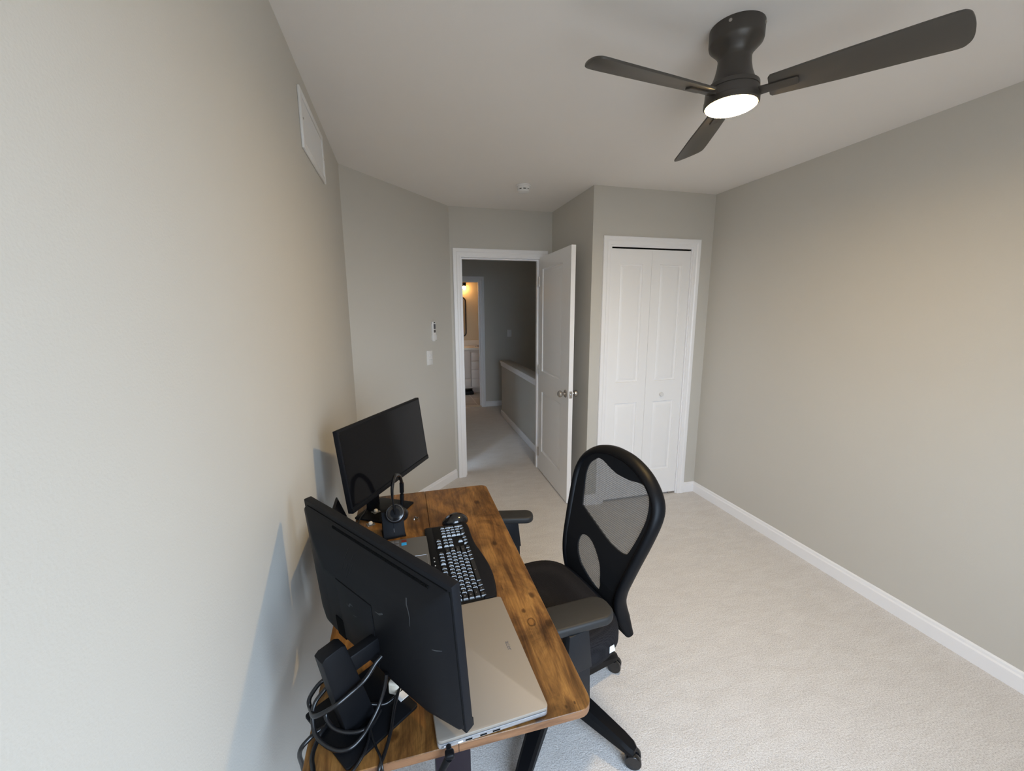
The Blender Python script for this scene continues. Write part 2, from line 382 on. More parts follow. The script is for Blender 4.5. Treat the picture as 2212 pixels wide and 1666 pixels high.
# moulded two panel slab: local x across, z up, front face at y=0 (facing -y), thickness t
def panel_slab(w, h, t, panels, both=False):
    """builds a slab whose front face carries sunk mouldings with raised fields"""
    tbm = bmesh.new()
    xs = sorted(set([0, w] + [p[0] for p in panels] + [p[2] for p in panels]))
    zs = sorted(set([0, h] + [p[1] for p in panels] + [p[3] for p in panels]))
    def face(y, flip):
        for i in range(len(xs) - 1):
            for j in range(len(zs) - 1):
                c = ((xs[i] + xs[i + 1]) / 2, (zs[j] + zs[j + 1]) / 2)
                if any(p[0] < c[0] < p[2] and p[1] < c[1] < p[3] for p in panels): continue
                tbm.faces.new([tbm.verts.new(q) for q in ((xs[i], y, zs[j]), (xs[i + 1], y, zs[j]), (xs[i + 1], y, zs[j + 1]), (xs[i], y, zs[j + 1]))])
        s = 1 if not flip else -1
        for x0, z0, x1, z1 in panels:
            steps = [(0, 0), (0.004, 0.009), (0.014, 0.0115), (0.034, 0.0035), (0.040, 0.0030)]
            rings = [[tbm.verts.new(q) for q in ((x0 + o, y + s * d, z0 + o), (x1 - o, y + s * d, z0 + o), (x1 - o, y + s * d, z1 - o), (x0 + o, y + s * d, z1 - o))] for o, d in steps]
            for a, b in zip(rings, rings[1:]):
                for k in range(4): tbm.faces.new((a[k], a[(k + 1) % 4], b[(k + 1) % 4], b[k]))
            tbm.faces.new(rings[-1])
    face(0, False)
    if both: face(t, True)
    else: tbm.faces.new([tbm.verts.new(q) for q in ((0, t, 0), (w, t, 0), (w, t, h), (0, t, h))])
    for a, b in (((0, 0), (w, 0)), ((w, 0), (w, h)), ((w, h), (0, h)), ((0, h), (0, 0))):
        tbm.faces.new([tbm.verts.new(q) for q in ((a[0], 0, a[1]), (b[0], 0, b[1]), (b[0], t, b[1]), (a[0], t, a[1]))])
    bmesh.ops.remove_doubles(tbm, verts=tbm.verts, dist=1e-5)
    bmesh.ops.recalc_face_normals(tbm, faces=tbm.faces)
    return tbm
# open bedroom door: hinge at right jamb, swung into the room
LW = 0.779
door = thing('door_1', 'white two panel door standing open with satin nickel knobs', 'door', (1.576, YD - 0.020, 0.012), R(-90) + (-0.027))
door['kind'] = 'structure'
obj('door_leaf', panel_slab(LW, 2.031, 0.035, [(0.085, 0.205, 0.60, 0.80), (0.085, 0.995, 0.60, 1.925)], True), M['door'], door, smooth=20)
def knob_bm(Mx):
    bm = B()
    lathe(bm, [(0.001, 0.0), (0.031, 0.0), (0.032, 0.004), (0.028, 0.008), (0.013, 0.010), (0.011, 0.026), (0.014, 0.031), (0.024, 0.036), (0.0275, 0.046), (0.026, 0.056), (0.017, 0.0635), (0.001, 0.065)], 32, Mx)
    return bm
KZ = 0.905; KX = LW - 0.062
obj('knob', knob_bm(Matrix.Translation((KX, 0, KZ)) @ Matrix.Rotation(R(90), 4, 'X')), M['nickel'], door)
obj('knob', knob_bm(Matrix.Translation((KX, 0.035, KZ)) @ Matrix.Rotation(R(-90), 4, 'X')), M['nickel'], door)
bm = B(); box(bm, (LW - 0.001, 0.006, KZ - 0.028), (LW + 0.0015, 0.029, KZ + 0.028)); box(bm, (LW, 0.011, KZ - 0.009), (LW + 0.010, 0.024, KZ + 0.009), 0.002)
obj('latch_plate', bm, M['nickel'], door)
for z in (0.18, 1.0, 1.82):
    bm = B(); cyl(bm, (-0.004, -0.004, z - 0.045), (-0.004, -0.004, z + 0.045), 0.006, 12); box(bm, (-0.002, 0.001, z - 0.045), (0.0, 0.034, z + 0.045)); obj('hinge', bm, M['nickel'], door)

# closet bifold
cl = thing('door_2', 'white bifold closet door with four moulded panels and a round white knob', 'door', (K1 + 0.014, YC + 0.004, 0.018))
cl['kind'] = 'structure'
CWd = (K2 - K1 - 0.028 - 0.002) / 2
for k in range(2):
    x0 = k * (CWd + 0.002)
    t = panel_slab(CWd, 2.003, 0.03, [(0.072, 0.215, CWd - 0.072, 0.815), (0.072, 0.985, CWd - 0.072, 1.895)])
    bmesh.ops.translate(t, verts=t.verts, vec=(x0, 0, 0)); o = obj('bifold_leaf', t, M['door'], cl, smooth=20)
    if k == 1:
        bm = B(); lathe(bm, [(0.001, 0), (0.009, 0), (0.008, 0.010), (0.014, 0.015), (0.0175, 0.021), (0.016, 0.027), (0.001, 0.029)], 24, Matrix.Translation((2.345 - K1 - 0.014, 0, 0.872)) @ Matrix.Rotation(R(90), 4, 'X'))
        kn = obj('knob', bm, M['white'], o)
bm = B(); box(bm, (-0.012, 0.004, 2.008), (2 * CWd + 0.014, 0.034, 2.024)); obj('track', bm, M['darkgap'], cl)
bm = B(); box(bm, (2 * CWd - 0.06, 0.002, -0.016), (2 * CWd + 0.004, 0.028, -0.004), 0.003); obj('pivot_bracket', bm, M['nickel'], cl)

# ------------------------------------------------------------------ hall beyond the doorway
HY = 6.56
struct('wall_hall_left', box(B(), (0.55, YD + TH, 0), (0.66, HY + 0.1, H)), M['wall'], 'hall left wall')
BX0, BX1 = 0.86, 1.553
bm = B(); box(bm, (0.55, HY, 0), (BX0, HY + 0.11, H)); box(bm, (BX1, HY, 0), (3.2, HY + 0.11, H)); box(bm, (BX0, HY, 2.04), (BX1, HY + 0.11, H))
struct('wall_hall_end', bm, M['wall'], 'dim hall end wall')
struct('wall_hall_right', box(B(), (2.95, YD + TH, 0), (3.06, HY + 0.1, H)), M['wall'], 'dim stairwell wall right')
bm = B(); box(bm, (XC + 0.10, YD, 0), (3.06, YD + TH, H)); struct('wall_hall_near', bm, M['wall'], 'hall side of closet wall')
casing('trim_bathroom', BX0, BX1, 2.04, HY, 'white casing of bathroom doorway')
baseboard('baseboard_hall', BX1 + 0.062, 2.95, Matrix.Translation((0, HY, 0)), 'white baseboard of hall end wall')
# half wall of the stairs
hw = thing('half_wall', 'greige half wall with white cap guarding the stairs in the hall', 'half wall', (1.735, 5.91, 0), R(-1.0))
obj('wall_body', box(B(), (0, -2.05, 0), (0.11, 0, 0.80)), M['wall'], hw)
bm = B(); box(bm, (-0.012, -2.05, 0.765), (0.122, 0.012, 0.800), 0.004); box(bm, (-0.020, -2.05, 0.800), (0.130, 0.020, 0.822), 0.006, 3); box(bm, (-0.028, -2.05, 0.822), (0.138, 0.028, 0.842), 0.004); obj('cap', bm, M['trim'], hw)
obj('cap_top', box(B(), (-0.022, -2.05, 0.842), (0.132, 0.022, 0.846), 0.001), M['wall'], hw)
bm = B(); box(bm, (-0.013, -2.05, 0), (0.0, 0.013, 0.086), 0.003); box(bm, (-0.013, 0.0, 0), (0.11, 0.013, 0.086), 0.003); obj('base_trim', bm, M['trim'], hw)
# hall switch
sw = thing('light_switch', 'white light switch on the dark hall end wall', 'switch', (2.026, HY, 1.206), 0, 'wall switches')
obj('plate', box(B(), (-0.036, -0.006, -0.058), (0.036, 0, 0.058), 0.003), M['white'], sw)
obj('rocker', box(B(), (-0.014, -0.0095, -0.026), (0.014, -0.004, 0.026), 0.002), M['white'], sw)

# bathroom
struct('floor_bathroom', box(B(), (0.3, 6.655, -0.1), (2.4, 8.4, 0.004)), M['tile'], 'beige tile bathroom floor')
struct('trim_threshold', box(B(), (BX0 + 0.01, HY - 0.02, 0), (BX1 - 0.01, HY + 0.105, 0.012), 0.003), M['counter'], 'bathroom threshold')
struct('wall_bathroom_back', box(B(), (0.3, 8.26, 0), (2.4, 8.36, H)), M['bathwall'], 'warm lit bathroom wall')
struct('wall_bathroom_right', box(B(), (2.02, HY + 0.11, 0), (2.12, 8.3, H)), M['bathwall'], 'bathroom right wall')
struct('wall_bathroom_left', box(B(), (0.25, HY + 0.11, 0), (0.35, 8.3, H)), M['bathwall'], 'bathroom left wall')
VF = 7.72
va = thing('bathroom_vanity', 'white bathroom vanity with a stack of drawers under a pale countertop', 'vanity', (0, 0, 0))
obj('cabinet', box(B(), (0.86, VF, 0.10), (2.0, 8.255, 0.845)), M['vanity'], va)
obj('toe_kick', box(B(), (1.60, VF + 0.07, 0.004), (2.0, VF + 0.09, 0.10)), M['vanity'], va)
bm = B(); box(bm, (0.84, VF - 0.025, 0.845), (2.015, 8.258, 0.88), 0.004); box(bm, (0.84, 8.235, 0.88), (2.015, 8.258, 0.985), 0.003); obj('countertop', bm, M['counter'], va)
z = 0.13
for k in range(4):
    h = (0.845 - 0.15 - 0.02) / 4
    dr = obj('drawer', box(B(), (1.575, VF - 0.018, z), (1.935, VF, z + h - 0.012), 0.003), M['vanity'], va)
    bm = B(); lathe(bm, [(0.001, 0), (0.006, 0), (0.006, 0.012), (0.013, 0.016), (0.013, 0.024), (0.001, 0.027)], 16, Matrix.Translation((1.735, VF - 0.018, z + h / 2)) @ Matrix.Rotation(R(90), 4, 'X')); obj('drawer_knob', bm, M['black'], dr)
    z += h
obj('cabinet_door', box(B(), (1.22, VF - 0.018, 0.30), (1.555, VF, 0.82), 0.003), M['vanity'], va)
obj('lower_panel', box(B(), (1.22, VF - 0.018, 0.13), (1.555, VF, 0.285), 0.003), M['vanity'], va)
mi = thing('wall_mirror', 'dark framed mirror with rounded corners on the bathroom wall', 'mirror', (1.29, 8.258, 1.45))
fr_pts = rrect(-0.28, -0.38, 0.28, 0.38, 0.07)
t = B(); tube(t, [(x, -0.012, z) for x, z in fr_pts], 0.011, 8, True, up=Vector((0, 1, 0))); obj('frame', t, M['black'], mi)
t = B(); prism(t, rrect(-0.275, -0.375, 0.275, 0.375, 0.066), 0.0, 0.008, Mx=Matrix.Rotation(R(90), 4, 'X')); obj('glass', t, M['mirror'], mi)
vl = thing('vanity_light', 'black vanity wall light with a warm glowing bulb above the mirror', 'lamp', (1.36, 8.258, 2.08))
obj('backplate', box(B(), (-0.25, -0.03, -0.03), (0.22, 0, 0.03), 0.004), M['black'], vl)
for x in (-0.2, 0.18):
    a = B(); cyl(a, (x, -0.03, 0), (x, -0.09, 0.0), 0.009, 12); cyl(a, (x, -0.09, 0.03), (x, -0.09, -0.035), 0.034, 20); obj('lamp_holder', a, M['black'], vl)
    a = B(); lathe(a, [(0.001, -0.10), (0.022, -0.09), (0.032, -0.065), (0.028, -0.045), (0.016, -0.034)], 20, Matrix.Translation((x, -0.09, 0))); obj('bulb', a, M['bulb'], vl)
tw = B(); box(tw, (-0.13, -0.07, 0), (0.13, 0.07, 0.018), 0.008, 3); box(tw, (-0.125, -0.068, 0.018), (0.125, 0.06, 0.034), 0.008, 3); box(tw, (-0.05, -0.05, 0.034), (0.125, 0.06, 0.048), 0.007, 3)
o = obj('folded_towel', tw, M['towel']); o.location = (1.83, 7.93, 0.8805); o.rotation_euler = (0, 0, R(8)); tag(o, 'striped folded towel on the bathroom countertop', 'towel')
sc = B(); prism(sc, rrect(-0.15, -0.13, 0.15, 0.13, 0.03), 0.004, 0.055, 0.006); o = obj('low_dark_box', sc, M['black']); o.location = (1.44, 7.70, 0.0005)  # plain dark low box on the tiles, of no particular kind
tag(o, 'dark low box on bathroom tiles at the foot of the vanity', 'box')

# ------------------------------------------------------------------ wall and ceiling fittings
v = thing('return_air_vent', 'white louvred air vent high on the left wall', 'vent', (0, 1.785, 2.163))
bm = B()
for lo, hi in (((0, 0, 0), (0.010, 0.032, 0.21)), ((0, 0.433, 0), (0.010, 0.465, 0.21)), ((0, 0.030, 0), (0.010, 0.435, 0.026)), ((0, 0.030, 0.184), (0.010, 0.435, 0.21))): box(bm, lo, hi, 0.003)
obj('frame', bm, M['white'], v)
obj('backing', box(B(), (0.0005, 0.03, 0.024), (0.0015, 0.435, 0.186)), M['white'], v)
bm = B()
for k in range(18):
    zc = 0.030 + k * 0.0088; box(bm, (0.0, -0.0, -0.0006), (0.0112, 0.405, 0.0006), Mx=Matrix.Translation((0.0072, 0.03, zc)) @ Matrix.Rotation(R(118), 4, 'Y'))
obj('louvres', bm, M['white'], v)
for y in (0.016, 0.449):
    bm = B(); lathe(bm, [(0.004, 0), (0.0035, 0.002), (0.001, 0.003)], 12, Matrix.Translation((0.010, y, 0.105)) @ Matrix.Rotation(R(90), 4, 'Y')); obj('screw', bm, M['nickel'], v)

def on_angled(s, z): p = MA @ Vector((s, 0, z)); return p
sw = thing('wall_switch', 'white dimmer switch plate on the angled wall beside the doorway', 'switch', on_angled(0.806, 1.187), ang, 'wall switches')
obj('plate', box(B(), (-0.037, -0.007, -0.060), (0.037, 0, 0.060), 0.003), M['white'], sw)
bm = B(); lathe(bm, [(0.012, 0), (0.011, 0.010), (0.001, 0.011)], 20, Matrix.Translation((0.004, -0.006, 0.017)) @ Matrix.Rotation(R(90), 4, 'X')); obj('dial', bm, M['white'], sw)
obj('slider', box(B(), (-0.020, -0.012, -0.022), (0.022, -0.006, -0.014), 0.0015), M['white'], sw)
rc = thing('fan_remote', 'white fan remote with dark buttons in a wall holder above the dimmer', 'remote control', on_angled(0.866, 1.404), ang)
obj('body', box(B(), (-0.021, -0.020, -0.068), (0.021, -0.005, 0.078), 0.005, 3), M['white'], rc)
bm = B(); box(bm, (-0.025, -0.024, -0.075), (0.025, 0, -0.030), 0.004); box(bm, (-0.012, -0.018, -0.084), (0.012, 0, -0.072), 0.002); box(bm, (-0.018, -0.006, -0.03), (0.018, 0, 0.06), 0.001); obj('holder', bm, M['white'], rc)
obj('emitter_window', box(B(), (-0.009, -0.0212, 0.066), (0.009, -0.019, 0.074), 0.0008), M['darkgap'], rc)
for z0, z1 in ((0.018, 0.058), (-0.012, 0.012)): obj('button_pad', box(B(), (-0.013, -0.0218, z0), (0.013, -0.0195, z1), 0.0015), M['grey'], rc)

sd = thing('smoke_detector', 'small round white smoke detector on the ceiling before the doorway', 'smoke detector', (1.212, 3.0, H))
bm = B(); lathe(bm, [(0.052, -0.001), (0.052, -0.008), (0.044, -0.010), (0.044, -0.026), (0.042, -0.028)], 40, cap=True); obj('base', bm, M['white'], sd)
bm = B(); lathe(bm, [(0.039, -0.027), (0.039, -0.034)], 40); obj('slots', bm, M['darkgap'], sd)
bm = B(); lathe(bm, [(0.043, -0.034), (0.044, -0.037), (0.041, -0.047), (0.020, -0.052), (0.001, -0.052)], 40, cap=False)
for k in range(8):
    a = 2 * PI * k / 8 + 0.3; box(bm, (0.036, -0.006, -0.037), (0.0435, 0.006, -0.026), 0.001, Mx=Matrix.Rotation(a, 4, 'Z'))
obj('cover', bm, M['white'], sd)

# ------------------------------------------------------------------ ceiling fan
fan = thing('ceiling_fan', 'dark bronze three blade ceiling fan with glowing round lamp', 'ceiling fan', (1.40, 1.25, 0))
bm = B(); lathe(bm, [(0.001, H), (0.080, H), (0.080, 2.408), (0.078, 2.400), (0.066, 2.388), (0.055, 2.376), (0.050, 2.366), (0.049, 2.358)], 56); ca = obj('canopy', bm, M['fan'], fan)
for a in (R(215), R(305), R(35)):
    bm = B(); lathe(bm, [(0.005, 0), (0.005, 0.002), (0.001, 0.004)], 12, Matrix.Translation((0.0795 * math.cos(a), 0.0795 * math.sin(a), 2.434)) @ Matrix.Rotation(a, 4, 'Z') @ Matrix.Rotation(R(90), 4, 'Y')); obj('screw', bm, M['nickel'], ca)
bm = B(); lathe(bm, [(0.049, 2.358), (0.0505, 2.340), (0.055, 2.318), (0.063, 2.296), (0.072, 2.279), (0.074, 2.277)], 56); obj('motor_housing', bm, M['fan'], fan)
bm = B(); lathe(bm, [(0.072, 2.282), (0.0785, 2.280), (0.0795, 2.272), (0.0795, 2.268), (0.0775, 2.267), (0.0775, 2.264), (0.0805, 2.263), (0.0815, 2.240), (0.083, 2.239), (0.083, 2.226), (0.079, 2.222)], 56); obj('light_kit', bm, M['fan'], fan)
bm = B(); lathe(bm, [(0.001, 2.216), (0.050, 2.2165), (0.072, 2.2185), (0.0788, 2.223), (0.0788, 2.2255), (0.001, 2.226)], 56); obj('lamp_lens', bm, M['lamp'], fan)
for k in range(3):
    a = R(66.7 + 120 * k)
    Mb = Matrix.Rotation(a, 4, 'Z') @ Matrix.Translation((0, 0, 2.252))
    Mp = Mb @ Matrix.Rotation(R(-17), 4, 'X')
    pts = [(0.108, -0.040), (0.104, -0.034), (0.104, 0.034), (0.110, 0.042)]
    up_ = [(0.110, 0.042), (0.28, 0.052), (0.48, 0.060)]
    tip = [Vector((0.47, 0.058, 0)), Vector((0.522, 0.060, 0)), Vector((0.538, 0.052, 0)), Vector((0.545, 0.032, 0)), Vector((0.541, -0.005, 0)), Vector((0.530, -0.040, 0)), Vector((0.519, -0.055, 0)), Vector((0.500, -0.061, 0)), Vector((0.44, -0.060, 0))]
    tipc = [(p.x, p.y) for p in spline(tip, 4)]
    outline = [(0.104, -0.034), (0.104, 0.034), (0.110, 0.042), (0.28, 0.052)] + tipc + [(0.28, -0.053), (0.110, -0.042)]
    bm = B(); prism(bm, outline, -0.0035, 0.0035, 0.0015, 2, Mp); bl = obj('blade', bm, M['fanblade'], fan)
    bm = B(); prism(bm, [(0.060, -0.018), (0.105, -0.015), (0.178, -0.015), (0.182, -0.011), (0.182, 0.011), (0.178, 0.015), (0.105, 0.015), (0.060, 0.018)], -0.009, -0.0034, 0.001, 2, Mp); obj('blade_iron', bm, M['fan'], bl)

# ------------------------------------------------------------------ desk
DZ = 0.72; DX0, DX1, DY0, DY1, DS = 0.098, 0.684, 0.680, 1.885, 0.389
dk = thing('desk', 'rustic brown wood desk with black steel legs beside the left wall', 'desk', (0, 0, 0))
def board(x0, x1, left):
    r = 0.032; n = 6; pts = []
    if left: # rounded on low x side
        pts = [(x1, DY0), (x1, DY1)]
        for k in range(n + 1): a = R(90 + 90 * k / n); pts.append((x0 + r + r * math.cos(a), DY1 - r + r * math.sin(a)))
        for k in range(n + 1): a = R(180 + 90 * k / n); pts.append((x0 + r + r * math.cos(a), DY0 + r + r * math.sin(a)))
    else:
        pts = [(x0, DY1), (x0, DY0)]
        for k in range(n + 1): a = R(270 + 90 * k / n); pts.append((x1 - r + r * math.cos(a), DY0 + r + r * math.sin(a)))
        for k in range(n + 1): a = R(0 + 90 * k / n); pts.append((x1 - r + r * math.cos(a), DY1 - r + r * math.sin(a)))
    bm = B(); prism(bm, pts, DZ - 0.020, DZ, 0.0012, 1)
    bm.normal_update()
    for f in bm.faces: f.material_index = 0 if f.normal.z > 0.6 else 1
    return bm
for x0, x1, lf in ((DX0, DS - 0.0006, True), (DS + 0.0006, DX1, False)):
    obj('tabletop_board', board(x0, x1, lf), [M['wood'], M['edge']], dk, smooth=30)
for y in (0.80, 1.765):
    bm = B(); box(bm, (0.345, y - 0.025, 0.03), (0.425, y + 0.025, 0.665), 0.004); lg = obj('leg', bm, M['steel'], dk)
    bm = B(); box(bm, (0.14, y - 0.03, 0.0), (0.63, y + 0.03, 0.03), 0.006); obj('foot', bm, M['steel'], lg)
    bm = B(); box(bm, (0.14, y - 0.025, 0.665), (0.64, y + 0.025, 0.6995), 0.003); obj('top_bracket', bm, M['steel'], lg)
bm = B(); box(bm, (0.36, 0.825, 0.640), (0.41, 1.74, 0.690), 0.003); obj('crossbar', bm, M['steel'], dk)
# two pale cable clips on the near leg
for x in (0.362, 0.405):
    bm = B(); tube(bm, spline([(x, 0.774, 0.66), (x, 0.762, 0.655), (x + 0.004, 0.760, 0.640), (x + 0.002, 0.774, 0.632)], 6), 0.003, 8)
    o = obj('cable_clip', bm, M['offwhite']); tag(o, ('pale plastic clip on near desk leg, left one under the board seam' if x < 0.4 else 'pale hook shaped clip on near desk leg, right one under the desk edge'), 'clip', 'clips on the near desk leg')

# ------------------------------------------------------------------ monitors
def monitor(label, loc, rotz, pc, tilt, w, h, near):
    """root at the stand base; local +y is the way the screen faces; pc = centre of the rear rim plane"""
    t_ = thing('computer_monitor', label, 'monitor', loc, rotz, 'desk monitors')
    P = Matrix.Translation(pc) @ Matrix.Rotation(tilt, 4, 'X')      # panel frame: x width, y front, z up
    dth = 0.020
    bm = B(); box(bm, (-w / 2, 0, -h / 2), (w / 2, dth, h / 2), 0.003, 2, P); obj('bezel', bm, M['blackmatte'], t_)
    bm = B(); box(bm, (-w / 2 + 0.008, dth - 0.001, -h / 2 + 0.022), (w / 2 - 0.008, dth + 0.0006, h / 2 - 0.008), 0, Mx=P); obj('screen', bm, M['screen'], t_)
    bm = B(); box(bm, (-w / 2 + 0.001, dth - 0.002, -h / 2 + 0.0005), (w / 2 - 0.001, dth + 0.0022, -h / 2 + 0.019), 0.001, Mx=P); obj('chin', bm, M['black'], t_)
    # rear shell
    t = bmesh.new(); rings = []
    for (a, b_, c, d, y) in ((w / 2 - 0.004, -h / 2 + 0.003, h / 2 - 0.012, 0, 0.001), (w / 2 - 0.008, -h / 2 + 0.006, h / 2 - 0.016, 0, -0.006), (w / 2 - 0.07, -h / 2 + 0.022, h / 2 - 0.07, 0, -0.026), (w / 2 - 0.13, -h / 2 + 0.040, h / 2 - 0.12, 0, -0.036)):
        rings.append([t.verts.new((x, y, z)) for x, z in rrect(-a, b_, a, c, 0.012, 3)])
    for ra, rb in zip(rings, rings[1:]):
        n = len(ra)
        for k in range(n): t.faces.new((ra[k], ra[(k + 1) % n], rb[(k + 1) % n], rb[k]))
    t.faces.new(rings[-1]); t.faces.new(rings[0][::-1]); bmesh.ops.recalc_face_normals(t, faces=t.faces)
    bm = B(); join(bm, t, P); rs = obj('rear_shell', bm, M['monback'], t_, smooth=50)
    def lerp(v, a, b, c):
        (v1, y1_), (v2, y2_), (v3, y3_) = a, b, c
        if v <= v1: return y1_
        if v <= v2: return y1_ + (v - v1) / (v2 - v1) * (y2_ - y1_)
        return y2_ + (min(v, v3) - v2) / (v3 - v2) * (y3_ - y2_)
    def sy(x, z):
        return max(lerp(abs(x), (w / 2 - 0.13, -0.036), (w / 2 - 0.07, -0.026), (w / 2 - 0.008, -0.006)), lerp(z, (h / 2 - 0.12, -0.036), (h / 2 - 0.07, -0.026), (h / 2 - 0.016, -0.006)), lerp(-z, (h / 2 - 0.04, -0.036), (h / 2 - 0.022, -0.026), (h / 2 - 0.006, -0.006)))
    if near:
        bm = B()
        for k in range(90):
            x = -0.12 + k * 0.0038; box(bm, (x, -0.0092, h / 2 - 0.0230), (x + 0.0019, -0.004, h / 2 - 0.0170), Mx=P)
        obj('vent_slots', bm, M['darkgap'], rs)
        bm = B(); box(bm, (-w / 2 + 0.02, -0.0012, h / 2 - 0.0135), (w / 2 - 0.012, 0.001, h / 2 - 0.0115), Mx=P); box(bm, (w / 2 - 0.0065, -0.0012, -h / 2 + 0.02), (w / 2 - 0.0045, 0.001, h / 2 - 0.012), Mx=P); obj('seam', bm, M['darkgap'], rs)
        vz0, vz1, vx0, vx1 = -0.120, 0.040, -0.085, 0.055
        bm = B(); box(bm, (vx0, -0.0375, vz0), (vx1, -0.034, vz1), 0.0008, Mx=P); obj('mount_cover', bm, M['monback'], rs)
        bm = B(); box(bm, (vx0 - 0.0016, -0.0364, vz1), (vx1 + 0.0016, -0.034, vz1 + 0.0016), Mx=P); box(bm, (vx1, -0.0364, vz0), (vx1 + 0.0016, -0.034, vz1), Mx=P); obj('cover_groove', bm, M['darkgap'], rs)
        bm = B(); box(bm, (-0.118, -0.0385, -0.128), (-0.082, -0.030, -0.075), 0.002, Mx=P); obj('stand_slot', bm, M['darkgap'], rs)
        bm = B(); box(bm, (-0.232, -0.016, -0.104), (-0.222, -0.009, -0.080), 0.002, Mx=P); obj('menu_button', bm, M['black'], rs)
        bm = B()   # the four slanted strokes of the maker's mark, moulded in the shell
        def stroke(x0, z0, x1, z1): tube(bm, [P @ Vector((x0 + (x1 - x0) * q / 4, sy(x0 + (x1 - x0) * q / 4, z0 + (z1 - z0) * q / 4), z0 + (z1 - z0) * q / 4)) for q in range(5)], [(0.0013, 0.0005)] * 5, 6, up=P.to_3x3() @ Vector((0, 1, 0)))
        stroke(-0.058, 0.075, -0.042, 0.125); stroke(-0.044, 0.075, -0.036, 0.100); stroke(-0.040, 0.062, -0.020, 0.118); stroke(-0.026, 0.075, -0.017, 0.100)
        obj('logo', bm, M['black'], rs)
        for pts, wd_ in (([(0.1669, 0.1059), (0.1706, 0.0955), (0.1771, 0.0857), (0.1816, 0.0727), (0.1798, 0.0551)], [0.0030, 0.0026, 0.0014, 0.0012, 0.0006]), ([(0.0692, 0.0332), (0.0824, 0.0335), (0.0972, 0.0426)], [0.0008, 0.0022, 0.0020]), ([(-0.0491, -0.0077), (-0.0402, -0.0104), (-0.0315, 0.0002), (-0.0224, -0.0011)], [0.0008, 0.0026, 0.0022, 0.0008]), ([(-0.0251, -0.0258), (-0.0134, -0.0244)], [0.0014, 0.0006]), ([(0.2249, 0.0198), (0.234, 0.0205), (0.246, 0.024)], [0.0008, 0.0012, 0.0006])):
            bm = B(); pth = []; rr_ = []
            for q_, (x, z) in enumerate(pts):
                y = sy(x, z) - 0.0001
                if vx0 < x < vx1 and vz0 < z < vz1: y = -0.0377
                pth.append(P @ Vector((x, y, z))); rr_.append((wd_[q_], 0.0003))
            tube(bm, pth, rr_, 8, up=P.to_3x3() @ Vector((0, 1, 0))); o = obj('scuff_mark', bm, M['scuff'], rs); o['label'] = 'pale grey scuff on the monitor back'
        # stand: square base, leaning column, short arm
        bm = B(); prism(bm, rrect(-0.085, -0.083, 0.085, 0.083, 0.006), 0.0, 0.007, 0.002); obj('base', bm, M['black'], t_)
        cx = 0.016
        prof = [(-0.050, 0.007), (0.014, 0.007), (-0.010, 0.10), (-0.038, 0.209), (-0.046, 0.214), (-0.078, 0.211), (-0.086, 0.205), (-0.066, 0.09)]
        bm = B(); prism(bm, prof, -0.016, 0.016, 0.003, 2, Matrix.Translation((cx, 0, 0)) @ Matrix(((0, 0, 1, 0), (1, 0, 0, 0), (0, 1, 0, 0), (0, 0, 0, 1)))); obj('column', bm, M['black'], t_)
        bm = B(); box(bm, (cx - 0.012, -0.045, 0.135), (cx + 0.012, 0.062, 0.175), 0.004); obj('arm', bm, M['black'], t_)
    else:
        bm = B(); prism(bm, rrect(-0.098, -0.088, 0.098, 0.080, 0.006), 0.0, 0.008, 0.002); obj('base', bm, M['black'], t_)
        bm = B(); box(bm, (-0.032, -0.075, 0.008), (0.032, -0.050, 0.27), 0.004); obj('column', bm, M['black'], t_)
        bm = B(); box(bm, (-0.032, -0.055, 0.215), (0.032, -0.012, 0.27), 0.004); obj('arm', bm, M['black'], t_)
    return t_
def to_local(c, loc, rotz):
    d = Vector(c) - Vector(loc); return Matrix.Rotation(-rotz, 4, 'Z') @ d
l1 = (0.1975, 0.80, DZ + 0.0004); y1 = -0.939
monitor('black monitor nearest the camera, seen from its scuffed back', l1, y1, to_local((0.229, 0.869, 0.933), l1, y1), 0.077, 0.55, 0.33, True)
l2 = (0.217, 1.728, DZ + 0.0004); y2 = 1.038 - PI
pcw = Vector((0.251, 1.731, 1.002)) - 0.020 * Vector((0.861, -0.508, 0))
monitor('black monitor at the far end of the desk, dark screen facing the camera', l2, y2, to_local(pcw, l2, y2), 0.125, 0.59, 0.3075, False)

# ------------------------------------------------------------------ laptops
lp = thing('laptop', 'closed silver laptop under the near monitor at desk edge', 'laptop', (0.4545, 0.8615, DZ + 0.0004), R(3.0), 'laptops')
lw, ll = 0.234, 0.362
bm = B(); prism(bm, rrect(-lw / 2, -ll / 2, lw / 2, ll / 2, 0.010), 0.003, 0.0135, 0.002); ba = obj('base', bm, M['silver_edge'], lp)
bm = B(); prism(bm, rrect(-lw / 2, -ll / 2, lw / 2, ll / 2, 0.010), 0.0155, 0.0225, 0.0012); li = obj('lid', bm, M['silver'], lp)
bm = B(); prism(bm, rrect(-lw / 2 + 0.003, -ll / 2 + 0.003, lw / 2 - 0.003, ll / 2 - 0.003, 0.010), 0.0125, 0.0165); obj('gap_gasket', bm, M['grey'], lp)
for x, w_, m_ in ((-0.102, 0.006, 'white'), (-0.072, 0.010, 'white'), (-0.055, 0.014, 'white'), (-0.025, 0.014, 'white'), (0.002, 0.016, 'white')):
    bm = B(); box(bm, (x - w_ / 2, -ll / 2 - 0.0006, 0.0058), (x + w_ / 2, -ll / 2 + 0.004, 0.0092), 0.0005); obj('port', bm, M['darkgap'] if w_ > 0.011 else M['white'], ba)
bm = B(); text_mesh(bm, 'acer', 0.017, 0.0002, Matrix.Translation((0.085, 0.0, 0.0226)) @ Matrix.Rotation(R(-90), 4, 'Z')); obj('logo', bm, M['grey'], li)
